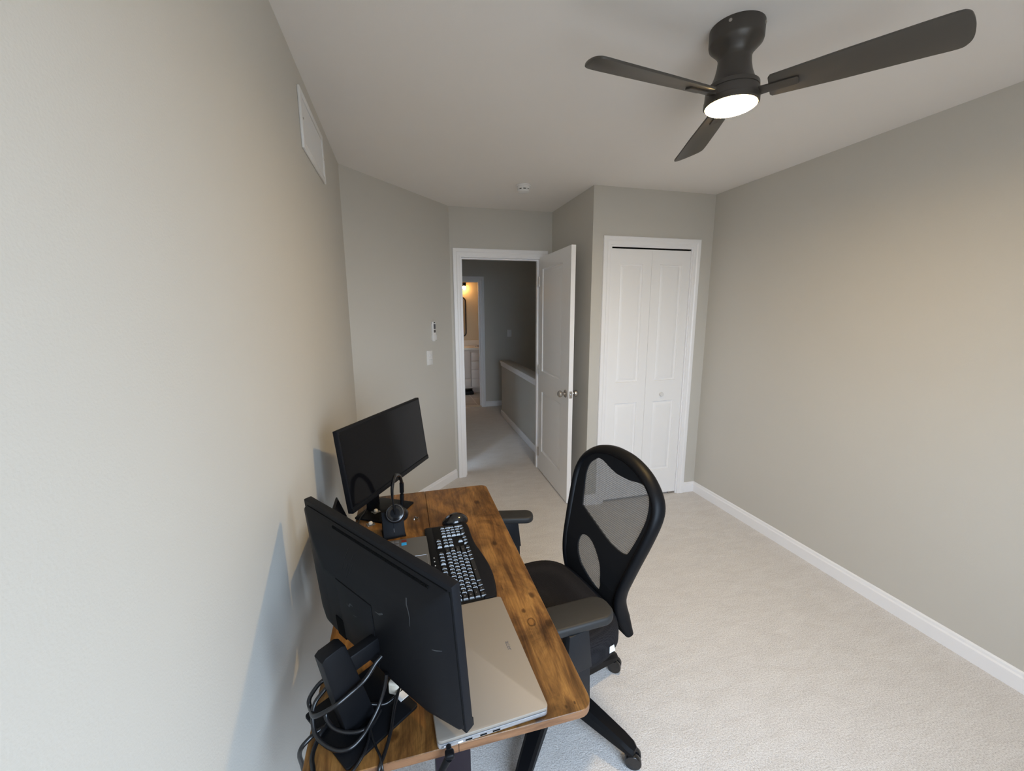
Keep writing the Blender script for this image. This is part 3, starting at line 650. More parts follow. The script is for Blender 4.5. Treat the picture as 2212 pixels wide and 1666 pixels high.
for sx in (-1, 1):
    for sy in (-1, 1):
        bm = B(); cyl(bm, (sx * 0.095, sy * 0.155, 0), (sx * 0.095, sy * 0.155, 0.0032), 0.006, 14); obj('rubber_foot', bm, M['black'], ba)

l2p = thing('laptop', 'open grey laptop behind the keyboard with a blue sticker on its palm rest', 'laptop', (0.260, 1.283, DZ + 0.0004), R(0.5), 'laptops')
bm = B(); prism(bm, rrect(-0.116, -0.173, 0.116, 0.173, 0.010), 0.0, 0.0145, 0.002); ba = obj('base', bm, M['deck'], l2p)
bm = B(); prism(bm, rrect(-0.095, -0.165, 0.015, 0.168, 0.004), 0.0140, 0.0148); kbw = obj('keyboard_well', bm, M['grey'], ba)
kx = [-0.088 + 0.0185 * i for i in range(6)]
t0 = B(); box(t0, (-0.008, -0.008, 0), (0.008, 0.008, 0.0016), 0.0008); keysrc = None
for i, x in enumerate(kx):
    for j in range(9):
        y = 0.158 - 0.0188 * j - (0.006 if j >= 4 else 0)
        if keysrc is None: keysrc = obj('key', t0, M['laptopkey'], ba); k_ = keysrc
        else: k_ = keysrc.copy(); C.objects.link(k_); k_.parent = ba
        k_.location = (x + 0.001, y, 0.0148)
bm = B(); prism(bm, rrect(0.030, -0.062, 0.108, 0.048, 0.003), 0.0146, 0.01485); tp = obj('touchpad', bm, M['deck'], ba)
bm = B(); tube(bm, [(x, y, 0.0148) for x, y in rrect(0.030, -0.062, 0.108, 0.048, 0.003)], 0.0007, 6, True); obj('touchpad_rim', bm, M['silver_edge'], tp)
bm = B(); box(bm, (0.022, 0.128, 0.0145), (0.040, 0.146, 0.0149)); obj('sticker', bm, M['sticker_blue'], ba)['label'] = 'small blue square sticker'
bm = B(); box(bm, (0.022, 0.148, 0.0145), (0.040, 0.164, 0.0149)); obj('sticker', bm, M['sticker_red'], ba)['label'] = 'dark red square sticker'
Ms = Matrix.Translation((-0.114, 0, 0.014)) @ Matrix.Rotation(R(-20), 4, 'Y')
bm = B(); box(bm, (-0.006, -0.173, 0.002), (0.0, 0.173, 0.208), 0.002, Mx=Ms); li = obj('lid', bm, M['black'], l2p)
bm = B(); box(bm, (-0.0005, -0.166, 0.014), (0.0008, 0.166, 0.200), Mx=Ms); obj('screen', bm, M['screen'], li)
bm = B(); cyl(bm, (-0.114, -0.15, 0.013), (-0.114, 0.15, 0.013), 0.006, 12); obj('hinge', bm, M['black'], l2p)

# ------------------------------------------------------------------ keyboard: local x = towards the user, local y = away from the camera (user's right)
kb = thing('keyboard', 'black full size keyboard with curved palm rest beside the desk edge', 'keyboard', (0.378, 1.050, DZ + 0.0004), R(1.5))
KL = 0.462
edge = [(0.150, 0.0), (0.174, 0.006), (0.185, 0.05), (0.191, 0.11), (0.190, 0.17), (0.181, 0.24), (0.171, 0.30), (0.168, 0.36), (0.169, 0.42), (0.166, 0.452), (0.158, KL)]
ed = [(p.x, p.y) for p in spline([(x, y, 0) for x, y in edge], 4)]
bm = B(); prism(bm, [(0.006, KL), (0.0, KL - 0.006), (0.0, 0.006), (0.006, 0.0)] + ed, 0.002, 0.014, 0.003); body = obj('body', bm, M['black'], kb)
pr = [(0.139, 0.003)] + [(max(x - 0.003, 0.139), min(max(y, 0.003), KL - 0.003)) for x, y in ed] + [(0.139, KL - 0.003)]
bm = B(); prism(bm, pr, 0.012, 0.019, 0.004, 3); obj('palm_rest', bm, M['blackmatte'], kb)
bm = B(); box(bm, (0.004, 0.004, 0.012), (0.030, KL - 0.004, 0.0165), 0.002); obj('media_strip', bm, M['black'], kb)
for y in (0.150, 0.180, 0.205, 0.228, 0.250):
    bm = B(); box(bm, (0.015, y - 0.002, 0.0162), (0.0185, y + 0.002, 0.0169), 0.0003); obj('media_button', bm, M['white'], kb)
bm = B(); box(bm, (0.012, 0.010, 0.0), (0.15, 0.020, 0.003)); box(bm, (0.012, KL - 0.02, 0.0), (0.15, KL - 0.010, 0.003)); obj('rubber_foot', bm, M['black'], kb)
U = 0.0189; keymesh = {}
def key(u0, uw, row, vh=1.0):
    """u0, uw in key units along y; row: 0 = function row"""
    v = 0.0435 + (0 if row == 0 else 0.0055) + row * 0.0180
    kd = (round(uw, 2), vh)
    if kd not in keymesh:
        a, b_ = 0.0180 * vh / 2 - 0.0006, U * uw / 2 - 0.0006; i1, i2 = 0.0020, 0.0030
        t = bmesh.new()
        lo = [t.verts.new((x, y, 0)) for x, y in ((-a, -b_), (a, -b_), (a, b_), (-a, b_))]
        hi = [t.verts.new((x, y, 0.0066)) for x, y in ((-a + i1, -b_ + i2), (a - i1, -b_ + i2), (a - i1, b_ - i2), (-a + i1, b_ - i2))]
        for k in range(4): t.faces.new((lo[k], lo[(k + 1) % 4], hi[(k + 1) % 4], hi[k]))
        t.faces.new(hi); t.faces.new(lo[::-1]); bmesh.ops.recalc_face_normals(t, faces=t.faces)
        bmesh.ops.bevel(t, geom=[e for e in t.edges if max(e.verts[0].co.z, e.verts[1].co.z) > 0.006 and e.calc_length() > 0], offset=0.0007, segments=2, affect='EDGES')
        me = bpy.data.meshes.new('key'); t.to_mesh(me); t.free(); me.materials.append(M['key']); keymesh[kd] = me
    o = bpy.data.objects.new('key', keymesh[kd]); C.objects.link(o); o.parent = kb
    o.location = (v + (0.0180 * (vh - 1) / 2), 0.012 + (u0 + uw / 2) * U, 0.0135)
    return o
G1, G2 = 15 * U + 0.010, 18 * U + 0.019
def row(lst, r, off=0):
    u = off
    for w_ in lst:
        if w_ < 0: u += -w_; continue
        key(u, w_, r); u += w_
row([1, 1, -0.5, 1, 1, 1, 1, -0.5, 1, 1, 1, 1], 0, 3.0)
row([1] * 13 + [2], 1); row([1.5] + [1] * 12 + [1.5], 2); row([1.75] + [1] * 11 + [2.25], 3); row([2.25] + [1] * 10 + [2.75], 4)
row([1.25, 1.25, 1.25, 6.25, 1.25, 1.25, 1.25, 1.25], 5)
n0 = G1 / U
row([1, 1, 1], 0, n0); row([1, 1, 1], 1, n0); row([1, 1, 1], 2, n0); row([-1, 1], 4, n0); row([1, 1, 1], 5, n0)
p0 = G2 / U
row([1, 1, 1, 1], 1, p0); row([1, 1, 1], 2, p0); row([1, 1, 1], 3, p0); row([1, 1, 1], 4, p0); row([2, 1], 5, p0)
key(p0 + 3, 1, 2, 2); key(p0 + 3, 1, 4, 2)

# ------------------------------------------------------------------ mouse
ms = thing('computer_mouse', 'glossy black computer mouse by the far end of the keyboard', 'mouse', (0.492, 1.552, DZ + 0.0004), R(4))
t = bmesh.new(); bmesh.ops.create_uvsphere(t, u_segments=32, v_segments=20, radius=1)
for v in t.verts:
    x, y, z = v.co; zz = max(z, -0.12)
    k = 1.0 + 0.12 * x
    v.co = Vector((x * 0.053, y * 0.036 * (1 - 0.12 * max(x, 0)), (zz + 0.12) * 0.033 * (1.05 - 0.22 * x * x + 0.10 * x)))
bm = B(); join(bm, t); obj('shell', bm, M['gloss'], ms, smooth=60)
bm = B(); lathe(bm, [(0.004, -0.0035), (0.008, -0.003), (0.009, 0), (0.008, 0.003), (0.004, 0.0035)], 20, Matrix.Translation((-0.028, 0, 0.0265)) @ Matrix.Rotation(R(90), 4, 'X')); obj('scroll_wheel', bm, M['grey'], ms)
bm = B(); box(bm, (-0.02, 0.012, 0.0), (0.045, 0.041, 0.009), 0.004, 3); obj('thumb_rest', bm, M['black'], ms)

# ------------------------------------------------------------------ headset and its dock
ds = thing('headset_stand', 'dark slate charging stand holding the headset beside the far monitor', 'stand', (0.256, 1.496, DZ + 0.0004), R(8.0))
prof = [(0.0, 0.0), (0.0, 0.010), (0.052, 0.086), (0.060, 0.086), (0.066, 0.0)]
bm = B(); prism(bm, prof, -0.0395, 0.0395, 0.0015, 2, Matrix(((0, 0, 1, 0), (1, 0, 0, 0), (0, 1, 0, 0), (0, 0, 0, 1)))); obj('body', bm, M['blackmatte'], ds)
slp = math.atan2(0.076, 0.052)
Mf = Matrix.Translation((0, 0.0, 0.010)) @ Matrix.Rotation(slp, 4, 'X')     # local y runs up the slope, local z is the face normal
bm = B(); box(bm, (-0.0005, 0.006, -0.0008), (0.0005, 0.085, 0.0004), Mx=Mf); obj('face_groove', bm, M['darkgap'], ds)
bm = B(); box(bm, (-0.0007, 0.012, 0.0), (0.0007, 0.026, 0.0006), Mx=Mf); obj('status_light', bm, M['grey'], ds)
bm = B(); box(bm, (-0.042, -0.004, 0.0), (0.042, 0.070, 0.004), 0.001); obj('foot', bm, M['black'], ds)

hs = thing('headset', 'black headset with round ear cups hung on the charging stand', 'headset', (0.262, 1.53, DZ + 0.06))
def W2(p): return Vector(p) - Vector((0.262, 1.53, DZ + 0.06))
c1 = Vector((0.262, 1.524, 0.806)); n1 = Vector((-0.10, -0.80, 0.58)).normalized()
Mc = Matrix.Translation(W2(c1)) @ n1.to_track_quat('Z', 'Y').to_matrix().to_4x4()
bm = B(); lathe(bm, [(0.001, -0.014), (0.033, -0.014), (0.036, -0.008), (0.036, 0.004), (0.034, 0.008), (0.030, 0.010)], 40, Mc); ec = obj('ear_cup', bm, M['gloss'], hs)
bm = B(); lathe(bm, [(0.0295, 0.009), (0.0325, 0.0095), (0.0325, 0.0115), (0.0295, 0.0125), (0.0295, 0.009)], 40, Mc, cap=False); obj('cup_ring', bm, M['ring'], ec)
bm = B(); lathe(bm, [(0.001, 0.011), (0.012, 0.011), (0.027, 0.0085), (0.030, 0.006)], 40, Mc, cap=False); obj('cup_face', bm, M['blackmatte'], ec)
c2 = Vector((0.281, 1.614, 0.754)); n2 = Vector((0.05, 0.9, -0.1)).normalized()
Mc2 = Matrix.Translation(W2(c2)) @ n2.to_track_quat('Z', 'Y').to_matrix().to_4x4()
bm = B(); lathe(bm, [(0.001, -0.014), (0.024, -0.014), (0.028, -0.008), (0.029, 0.004), (0.024, 0.010), (0.001, 0.012)], 40, Mc2); obj('ear_cup', bm, M['gloss'], hs)
band = [(0.262, 1.515, 0.803), (0.2575, 1.518, 0.835), (0.2545, 1.524, 0.872), (0.256, 1.535, 0.908), (0.263, 1.552, 0.934), (0.273, 1.576, 0.941), (0.283, 1.598, 0.926), (0.2895, 1.616, 0.890), (0.2885, 1.622, 0.850), (0.286, 1.623, 0.81), (0.2855, 1.621, 0.765)]
pth = [W2(p) for p in spline(band, 8)]
rr = []
for i in range(len(pth)):
    q = i / (len(pth) - 1); k = 0.0035 + 0.0035 * math.sin(PI * min(1, max(0, (q - 0.15) / 0.7)))
    rr.append((0.0052 + 0.0045 * math.sin(PI * q), k))
bm = B(); tube(bm, pth, rr, 12, up=Vector((0.35, 0.2, 0.1))); obj('headband', bm, M['gloss'], hs)
bm = B(); cyl(bm, W2((0.2895, 1.616, 0.888)), W2((0.2885, 1.622, 0.846)), 0.0085, 16); obj('slider', bm, M['black'], hs)
bm = B(); cyl(bm, W2((0.2882, 1.622, 0.838)), W2((0.286, 1.623, 0.785)), 0.0078, 16); obj('slider', bm, M['black'], hs)

# ------------------------------------------------------------------ small things on the desk
def pushclip(name, x, y, z, rz, label):
    t_ = thing(name, label, 'cable clip', (x, y, z), rz, 'clear adhesive clips')
    obj('plate', box(B(), (-0.015, -0.015, 0), (0.015, 0.015, 0.0016), 0.0005), M['clear'], t_)
    bm = B(); lathe(bm, [(0.0075, 0.0016), (0.0085, 0.005), (0.0075, 0.010), (0.004, 0.0125), (0.001, 0.013)], 20); obj('knob', bm, M['offwhite'], t_)
pushclip('adhesive_clip', 0.176, 1.716, DZ + 0.0086, R(35), 'clear square clip with pale knob lying on the far monitor base')
pushclip('adhesive_clip', 0.160, 1.628, DZ + 0.0004, R(20), 'clear square clip with pale knob on the wood beside the headset stand')
sc_ = thing('loose_screw', 'small bright metal screw lying on the desk right of headset stand', 'screw', (0.341, 1.626, DZ + 0.004), R(-60))
bm = B(); cyl(bm, (-0.012, 0, 0), (0.010, 0, 0), 0.0028, 14); obj('shank', bm, M['chrome'], sc_)
bm = B(); cyl(bm, (0.009, 0, 0.0012), (0.014, 0, 0.0012), 0.0050, 18); obj('head', bm, M['chrome'], sc_)
st_ = B(); lathe(st_, [(0.001, 0), (0.0042, 0), (0.0042, 0.004), (0.003, 0.006), (0.001, 0.0065)], 16); o = obj('metal_stud', st_, M['chrome']); o.location = (0.331, 1.618, DZ + 0.0004); tag(o, 'tiny round metal stud beside the loose screw', 'stud')

# ------------------------------------------------------------------ cables
def cable(name, pts, r, label, m='cable', n=10):
    bm = B(); tube(bm, spline(pts, n), r, 10); o = obj(name, bm, M[m], None, smooth=60)
    return tag(o, label, 'cable', 'cables')
cable('cable', [(0.246, 0.784, 0.862), (0.234, 0.775, 0.856), (0.214, 0.760, 0.838), (0.186, 0.740, 0.832), (0.155, 0.728, 0.822), (0.120, 0.745, 0.795), (0.1, 0.797, 0.76), (0.095, 0.81, 0.77), (0.108, 0.815, 0.79), (0.123, 0.820, 0.80), (0.136, 0.830, 0.79), (0.15, 0.845, 0.76), (0.16, 0.86, 0.737)], 0.0045, 'thick black cord slung across the front of near monitor column')
cable('cable', [(0.140, 0.815, 0.80), (0.132, 0.800, 0.80), (0.113, 0.787, 0.785), (0.109, 0.772, 0.77), (0.115, 0.752, 0.75), (0.134, 0.733, 0.74), (0.16, 0.717, 0.736), (0.184, 0.715, 0.736), (0.205, 0.728, 0.741), (0.224, 0.75, 0.752), (0.239, 0.767, 0.77), (0.250, 0.776, 0.80), (0.254, 0.779, 0.822)], 0.0042, 'black cable looping low around near monitor base and up behind its panel')
cable('cable', [(0.155, 0.765, 0.785), (0.142, 0.768, 0.78), (0.134, 0.772, 0.77), (0.136, 0.765, 0.76), (0.150, 0.752, 0.75), (0.172, 0.742, 0.745), (0.195, 0.738, 0.743), (0.213, 0.742, 0.742), (0.226, 0.760, 0.735), (0.236, 0.782, 0.733)], 0.0042, 'black cable curled in a small loop at the foot of the near monitor column')
cable('cable', [(0.236, 0.800, 0.732), (0.231, 0.780, 0.733), (0.226, 0.759, 0.733), (0.218, 0.747, 0.733), (0.216, 0.726, 0.732), (0.21, 0.703, 0.731), (0.199, 0.688, 0.727), (0.186, 0.674, 0.722), (0.180, 0.668, 0.70), (0.178, 0.666, 0.66)], 0.0030, 'thin black cable running off the near desk edge beside the monitor base')
cable('cable', [(0.275, 0.818, 0.742), (0.272, 0.806, 0.741), (0.265, 0.778, 0.735), (0.258, 0.732, 0.730), (0.249, 0.701, 0.7258), (0.241, 0.679, 0.7250), (0.237, 0.670, 0.715), (0.236, 0.668, 0.68)], 0.0038, 'straight black cord from white adapter to the near desk edge')
cable('cable', [(0.222, 0.765, 0.7315), (0.219, 0.743, 0.7312), (0.230, 0.713, 0.727), (0.240, 0.688, 0.7295), (0.244, 0.672, 0.722), (0.246, 0.668, 0.69)], 0.0024, 'thinnest black cable crossing the charger cord at near desk edge')
cable('cable', [(0.130, 0.775, 0.733), (0.114, 0.768, 0.733), (0.102, 0.759, 0.731), (0.089, 0.752, 0.723), (0.082, 0.757, 0.700), (0.081, 0.770, 0.66), (0.080, 0.784, 0.60)], 0.0045, 'black cord hanging over the wall side desk edge behind near monitor')
cable('cable', [(0.132, 0.778, 0.7335), (0.123, 0.765, 0.7325), (0.116, 0.750, 0.7265), (0.113, 0.733, 0.7252), (0.114, 0.718, 0.7252), (0.119, 0.702, 0.7252), (0.123, 0.684, 0.7250), (0.124, 0.672, 0.715), (0.124, 0.668, 0.68)], 0.0045, 'black cord lying on the wood at the left corner of the desk')
cable('cable', [(0.272, 0.806, 0.7375), (0.247, 0.794, 0.7345), (0.221, 0.794, 0.740), (0.202, 0.792, 0.752), (0.196, 0.785, 0.757)], 0.0032, 'short black cable with white print between adapter and near monitor column')
cable('cable', [(0.142, 1.780, 0.835), (0.140, 1.777, 0.79), (0.141, 1.762, 0.746), (0.133, 1.720, 0.7325), (0.120, 1.679, 0.7320), (0.112, 1.64, 0.7280), (0.106, 1.60, 0.7235), (0.10, 1.54, 0.7235)], 0.0025, 'thin black cable draped over the far monitor base')
ad = thing('power_adapter', 'white adapter with a plug at the base of the near monitor', 'adapter', (0.270, 0.833, DZ + 0.0080), R(-25), None)
obj('body', box(B(), (-0.012, -0.019, 0), (0.012, 0.017, 0.030), 0.004, 3), M['offwhite'], ad)
obj('face_inset', box(B(), (-0.006, -0.0197, 0.008), (0.005, -0.018, 0.024), 0.0008), M['counter'], ad)
nt_ = B(); box(nt_, (0, 0, 0), (0.030, 0.020, 0.0015)); o = obj('paper_label', nt_, M['tag']); o.location = (0.278, 0.795, DZ + 0.0080); o.rotation_euler = (0, 0, R(35)); tag(o, 'small white slip on the near monitor base beside the adapter', 'paper')
lc = thing('laptop_charger_plug', 'black angled charger plug in the side of the closed laptop', 'charger', (0.368, 0.677, DZ + 0.008))
bm = B(); cyl(bm, (0, 0.0, 0), (0.0008, -0.012, -0.001), 0.0052, 16); box(bm, (-0.0085, -0.026, -0.0065), (0.0095, -0.010, 0.0060), 0.004, 3); obj('plug', bm, M['black'], lc)
bm = B(); tube(bm, spline([(0, -0.018, -0.002), (-0.006, -0.021, -0.012), (-0.016, -0.020, -0.032), (-0.028, -0.018, -0.055), (-0.040, -0.016, -0.085), (-0.050, -0.014, -0.14), (-0.053, -0.012, -0.25)], 8), [(0.0040, 0.0040)] * 49, 10); obj('cord', bm, M['cable'], lc)
bm = B(); cyl(bm, (-0.002, -0.021, -0.004), (-0.026, -0.0185, -0.050), 0.0075, 14, 0.0050); obj('strain_relief', bm, M['black'], lc)

# ------------------------------------------------------------------ office chair. local x = backwards (away from the desk), y = towards the doorway, z up
ch = thing('office_chair', 'black mesh back office chair pulled up to the desk', 'chair', (0.86, 1.315, 0), R(12))
ZS = [0.2, 0.36, 0.42, 0.5, 0.55, 0.62, 0.75, 0.9, 1.0, 1.1]; FS = [0.20, 0.185, 0.165, 0.142, 0.14, 0.155, 0.20, 0.25, 0.27, 0.275]
def Fz(z):
    for k in range(len(ZS) - 1):
        if z <= ZS[k + 1]:
            t = (z - ZS[k]) / (ZS[k + 1] - ZS[k]); return FS[k] + t * (FS[k + 1] - FS[k])
    return FS[-1]
# frame centreline of the right half (negative y), mirrored
half = [(0.0, 1.007), (0.055, 1.003), (0.110, 0.989), (0.160, 0.966), (0.203, 0.930), (0.226, 0.890), (0.231, 0.840), (0.219, 0.760), (0.199, 0.665), (0.186, 0.605), (0.174, 0.555), (0.167, 0.505), (0.169, 0.450), (0.180, 0.405), (0.188, 0.376)]
def skew(y, z):
    k = min(1, max(0, (z - 0.60) / 0.30)); yy = y if y > 0 else y * 0.945
    return Vector((Fz(z) + 0.014, yy, z + 0.075 * yy * k))
left = [skew(y, z) for y, z in half]; right = [skew(-y, z) for y, z in half]
path = spline(right[::-1] + left[1:], 6)
n = len(path); rr = []
for p in path:
    k = min(1, max(0, (p.z - 0.370) / 0.07)); rr.append((0.010 + 0.007 * k, 0.014 + 0.014 * k))
bm = B(); tube(bm, path, rr, 16, up=Vector((1, 0, 0.25))); bf = obj('back_frame', bm, M['black'], ch, smooth=60)
# cloth panel with windows
def fill(outer, holes, off, thick, slices=True):
    t = bmesh.new(); es = []
    for loop in [outer] + holes:
        vs = [t.verts.new((0, y, z)) for y, z in loop]
        for k in range(len(vs)): es.append(t.edges.new((vs[k], vs[(k + 1) % len(vs)])))
    bmesh.ops.triangle_fill(t, use_beauty=True, use_dissolve=False, edges=es)
    zmin = min(v.co.z for v in t.verts); zmax = max(v.co.z for v in t.verts)
    z = zmin + 0.015
    while z < zmax - 0.004:
        bmesh.ops.bisect_plane(t, geom=t.verts[:] + t.edges[:] + t.faces[:], plane_co=(0, 0, z), plane_no=(0, 0, 1)); z += 0.02
    for v in t.verts: v.co.x = Fz(v.co.z) + off
    bmesh.ops.recalc_face_normals(t, faces=t.faces)
    if thick:
        ret = bmesh.ops.extrude_face_region(t, geom=t.faces[:])
        for v in [g for g in ret['geom'] if isinstance(g, bmesh.types.BMVert)]: v.co.x += thick
        bmesh.ops.recalc_face_normals(t, faces=t.faces)
    return t
outer2 = [(p.y, p.z) for p in path]
ov = [(y * 1.02, z + 0.002 if z > 0.6 else z) for y, z in outer2]
win = [(0.137, 0.949), (0.112, 0.963), (0.078, 0.960), (0.045, 0.949), (0.0, 0.938), (-0.045, 0.936), (-0.085, 0.938), (-0.120, 0.944), (-0.145, 0.944), (-0.170, 0.928), (-0.188, 0.890), (-0.195, 0.838), (-0.183, 0.772), (-0.165, 0.712), (-0.152, 0.694), (-0.121, 0.690), (-0.080, 0.693), (-0.037, 0.702), (0.046, 0.727), (0.130, 0.753), (0.142, 0.765), (0.156, 0.809), (0.170, 0.86), (0.174, 0.895), (0.163, 0.925)]
win_s = [(p.y, p.z) for p in spline([(0, y, z) for y, z in win], 3, True)]
lum = [(0.088, 0.655), (0.099, 0.628), (0.089, 0.584), (0.052, 0.545), (-0.002, 0.513), (-0.050, 0.500), (-0.062, 0.510), (-0.067, 0.546), (-0.045, 0.608), (0.009, 0.651), (0.053, 0.664)]
lum_s = [(p.y, p.z) for p in spline([(0, y, z) for y, z in lum], 4, True)]
cp = fill(ov, [win_s, lum_s], -0.006, 0.008); cl_ = obj('back_cloth', cp, M['fabric'], ch, smooth=30)
obj('mesh_window', fill(win_s, [], -0.001, 0), M['net'], cl_, smooth=60); obj('lumbar_window', fill(lum_s, [], -0.001, 0), M['net'], cl_, smooth=60)
# seat cushion (superellipse slab)
def cushion(x0, x1, w, z0, z1):
    t = bmesh.new(); rings = []; cx = (x0 + x1) / 2; a = (x1 - x0) / 2; N_ = 56
    for s, z in ((0.90, z0), (0.965, z0 + 0.008), (1.0, z0 + 0.035), (1.0, z1 - 0.045), (0.985, z1 - 0.022), (0.94, z1 - 0.006), (0.85, z1), (0.55, z1 - 0.004), (0.2, z1 - 0.006)):
        ring = []
        for k in range(N_):
            th = 2 * PI * k / N_; c, s_ = math.cos(th), math.sin(th); e = 2 / 3.6
            ring.append(t.verts.new((cx + a * s * math.copysign(abs(c) ** e, c), w / 2 * s * math.copysign(abs(s_) ** e, s_), z)))
        rings.append(ring)
    for ra, rb in zip(rings, rings[1:]):
        for k in range(N_): t.faces.new((ra[k], ra[(k + 1) % N_], rb[(k + 1) % N_], rb[k]))
    t.faces.new(rings[0][::-1]); t.faces.new(rings[-1]); bmesh.ops.recalc_face_normals(t, faces=t.faces); return t
st = obj('seat', cushion(-0.345, 0.150, 0.51, 0.385, 0.495), M['seat'], ch, smooth=60)
bm = B(); box(bm, (-0.013, -0.0015, -0.012), (0.013, 0.0, 0.012), Mx=Matrix.Translation((0.043, -0.2465, 0.436)) @ Matrix.Rotation(R(-8), 4, 'Z') @ Matrix.Rotation(R(-14), 4, 'Y')); tg = obj('cloth_tag', bm, M['tag'], st); tg['label'] = 'small white cloth tag'
bm = B(); box(bm, (-0.26, -0.2, 0.362), (0.09, 0.2, 0.388), 0.01); obj('seat_pan', bm, M['black'], st)
# arms
def arm(side, px, py, prot, half_w, qx, qy):
    """pad centre px, py turned by prot; post centre qx, qy"""
    pz = 0.660
    pts = rrect(-0.142, -half_w, 0.138, half_w, half_w * 0.85, 8)
    bm = B(); prism(bm, pts, pz - 0.030, pz, 0.010, 4, Matrix.Translation((px, py, 0)) @ Matrix.Rotation(R(prot), 4, 'Z'))
    pad = obj('arm_pad', bm, M['arm'], ch, smooth=60)
    XZ = Matrix(((1, 0, 0, 0), (0, 0, -1, 0), (0, 1, 0, 0), (0, 0, 0, 1)))
    bm = B(); prism(bm, [(qx - 0.036, pz - 0.024), (qx - 0.044, 0.500), (qx + 0.050, 0.500), (qx + 0.034, pz - 0.024)], -qy - 0.017, -qy + 0.017, 0.004, 2, XZ); obj('arm_sleeve', bm, M['postmat'], ch, smooth=30)
    bm = B(); prism(bm, [(qx - 0.030, 0.515), (qx - 0.030, 0.372), (qx + 0.050, 0.372), (qx + 0.045, 0.515)], -qy - 0.012, -qy + 0.012, 0.003, 2, XZ); box(bm, (qx - 0.034, min(qy + side * 0.011, 0.19 * side), 0.365), (qx + 0.034, max(qy + side * 0.011, 0.19 * side), 0.384), 0.004); obj('arm_bracket', bm, M['postmat'], ch, smooth=30)
arm(-1, -0.147, -0.270, -8, 0.053, -0.150, -0.308); arm(1, -0.060, 0.385, -24, 0.042, -0.034, 0.365)
# mechanism, gas lift, star base
bx = -0.032
bm = B(); box(bm, (bx - 0.11, -0.075, 0.315), (bx + 0.11, 0.075, 0.364), 0.012); box(bm, (bx + 0.09, -0.035, 0.325), (0.185, 0.035, 0.345), 0.006); tube(bm, spline([(0.165, 0, 0.335), (0.186, 0, 0.35), (0.190, 0, 0.39), (0.172, 0, 0.455)], 6), [(0.032, 0.008)] * 19, 10, up=Vector((1, 0, 0.3))); obj('tilt_mechanism', bm, M['black'], ch)
bm = B(); lathe(bm, [(0.030, 0.10), (0.030, 0.22), (0.024, 0.225), (0.024, 0.318)], 28, Matrix.Translation((bx, 0, 0))); obj('gas_lift', bm, M['black'], ch)
bm = B(); lathe(bm, [(0.040, 0.075), (0.050, 0.085), (0.050, 0.150), (0.036, 0.162)], 32, Matrix.Translation((bx, 0, 0))); hub = obj('base_hub', bm, M['black'], ch)
for k in range(5):
    a = R(-55.5 - 12 + 72 * k)
    Ml = Matrix.Translation((bx, 0, 0)) @ Matrix.Rotation(a, 4, 'Z')
    t = bmesh.new(); rings = []
    for x, hw, zt, zb in ((0.03, 0.036, 0.150, 0.090), (0.12, 0.034, 0.138, 0.084), (0.24, 0.029, 0.112, 0.070), (0.30, 0.027, 0.098, 0.064), (0.335, 0.025, 0.086, 0.060), (0.350, 0.018, 0.076, 0.060)):
        ch_ = 0.007; rings.append([t.verts.new(q) for q in ((x, -hw, zb), (x, hw, zb), (x, hw, zt - ch_ * 1.6), (x, hw - ch_ * 1.3, zt), (x, -hw + ch_ * 1.3, zt), (x, -hw, zt - ch_ * 1.6))])
    for ra, rb in zip(rings, rings[1:]):
        for q in range(6): t.faces.new((ra[q], ra[(q + 1) % 6], rb[(q + 1) % 6], rb[q]))
    t.faces.new(rings[0][::-1]); t.faces.new(rings[-1]); bmesh.ops.recalc_face_normals(t, faces=t.faces)
    bm = B(); join(bm, t, Ml); lg = obj('base_leg', bm, M['black'], ch, smooth=35)
    ca = R([-30, -36, 20, 75, -48][k] - 12) - a
    Mw = Ml @ Matrix.Translation((0.330, 0, 0)) @ Matrix.Rotation(ca, 4, 'Z')
    bm = B(); cyl(bm, Mw @ Vector((0, 0, 0.045)), Mw @ Vector((0, 0, 0.066)), 0.009, 12)
    for s in (-1, 1): lathe(bm, [(0.010, 0), (0.026, 0.001), (0.0285, 0.004), (0.0285, 0.016), (0.026, 0.019), (0.008, 0.020)], 28, Mw @ Matrix.Translation((0.012, 0.003 * s, 0.0285)) @ Matrix.Rotation(R(-90 * s), 4, 'X'))
    obj('caster', bm, M['gloss'], lg)

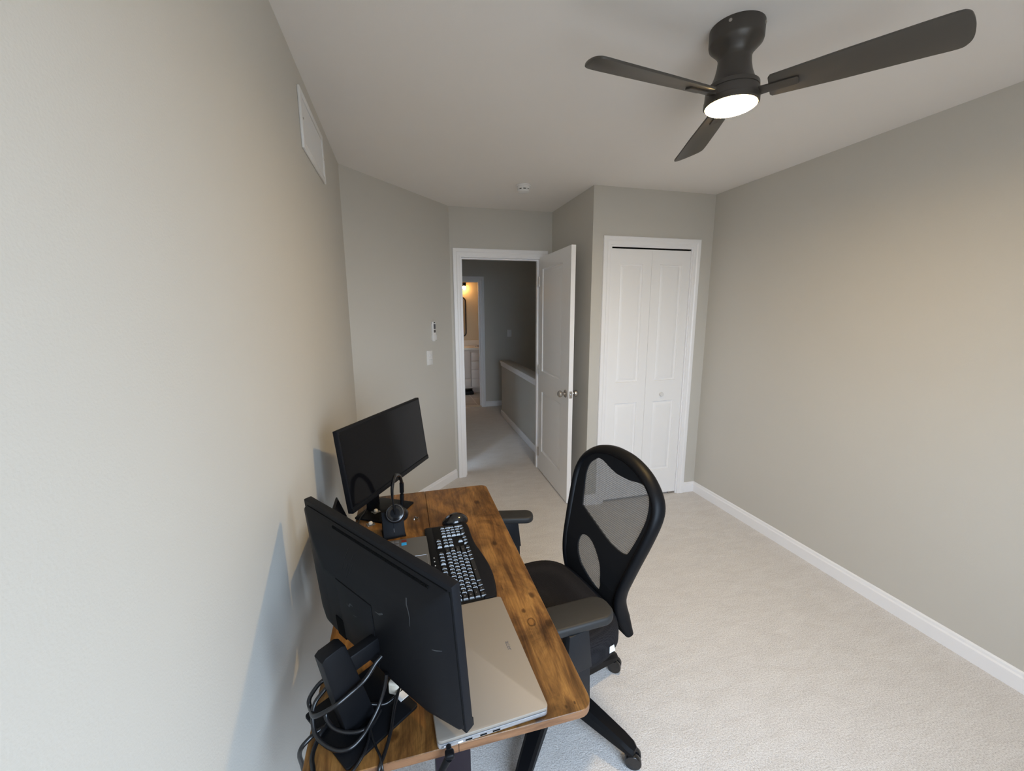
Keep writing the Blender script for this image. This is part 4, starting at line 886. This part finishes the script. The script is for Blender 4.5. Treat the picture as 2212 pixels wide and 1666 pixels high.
# ------------------------------------------------------------------ light: overcast sky through the window, the fan lamp, the bath lamp
wd = bpy.data.worlds.new('World'); bpy.context.scene.world = wd; wd.use_nodes = True
nt = wd.node_tree; bg = nt.nodes['Background']
tc = nt.nodes.new('ShaderNodeTexCoord'); sx = nt.nodes.new('ShaderNodeSeparateXYZ'); nt.links.new(tc.outputs['Generated'], sx.inputs[0])
col = ramp(nt, math_(nt, 'ADD', math_(nt, 'MULTIPLY', sx.outputs['Z'], 0.5), 0.5), [(0.42, (0.22, 0.245, 0.26)), (0.52, (0.82, 1.03, 1.28)), (0.9, (1.0, 1.28, 1.65))])
nt.links.new(col, bg.inputs['Color']); bg.inputs['Strength'].default_value = 11.2
pl = bpy.data.lights.new('window_daylight', 'AREA'); pl.shape = 'RECTANGLE'; pl.size = WX1 - WX0; pl.size_y = WZ1 - WZ0; pl.cycles.is_portal = True
po = bpy.data.objects.new('window_daylight', pl); C.objects.link(po); po.location = ((WX0 + WX1) / 2, YB - 0.145, (WZ0 + WZ1) / 2); po.rotation_euler = (R(90), 0, 0)

# ------------------------------------------------------------------ camera
cam = bpy.data.cameras.new('camera'); co = bpy.data.objects.new('camera', cam); C.objects.link(co)
yaw, pitch, roll, fpx = CAMP = (0.2603, 0.1801, -0.0048, 885.94)
cam.sensor_width = 36; cam.lens = fpx / 2212 * 36; cam.clip_start = 0.02
fw = Vector((math.sin(yaw) * math.cos(pitch), math.cos(yaw) * math.cos(pitch), -math.sin(pitch)))
r0 = Vector((math.cos(yaw), -math.sin(yaw), 0)); u0 = r0.cross(fw)
r_ = r0 * math.cos(roll) + u0 * math.sin(roll); u_ = -r0 * math.sin(roll) + u0 * math.cos(roll)
Mx = Matrix(((r_.x, u_.x, -fw.x, 0.3207), (r_.y, u_.y, -fw.y, 0.0), (r_.z, u_.z, -fw.z, 1.5673), (0, 0, 0, 1)))
co.matrix_world = Mx
S = bpy.context.scene; S.camera = co
S.view_settings.view_transform = 'Standard'; S.view_settings.look = 'None'; S.view_settings.gamma = 1.0; S.view_settings.use_curve_mapping = False
S.view_settings.exposure = 0.0
S.cycles.max_bounces = 14; S.cycles.diffuse_bounces = 8; S.cycles.transparent_max_bounces = 12
S.cycles.use_denoising = True; S.cycles.sample_clamp_indirect = 8.0
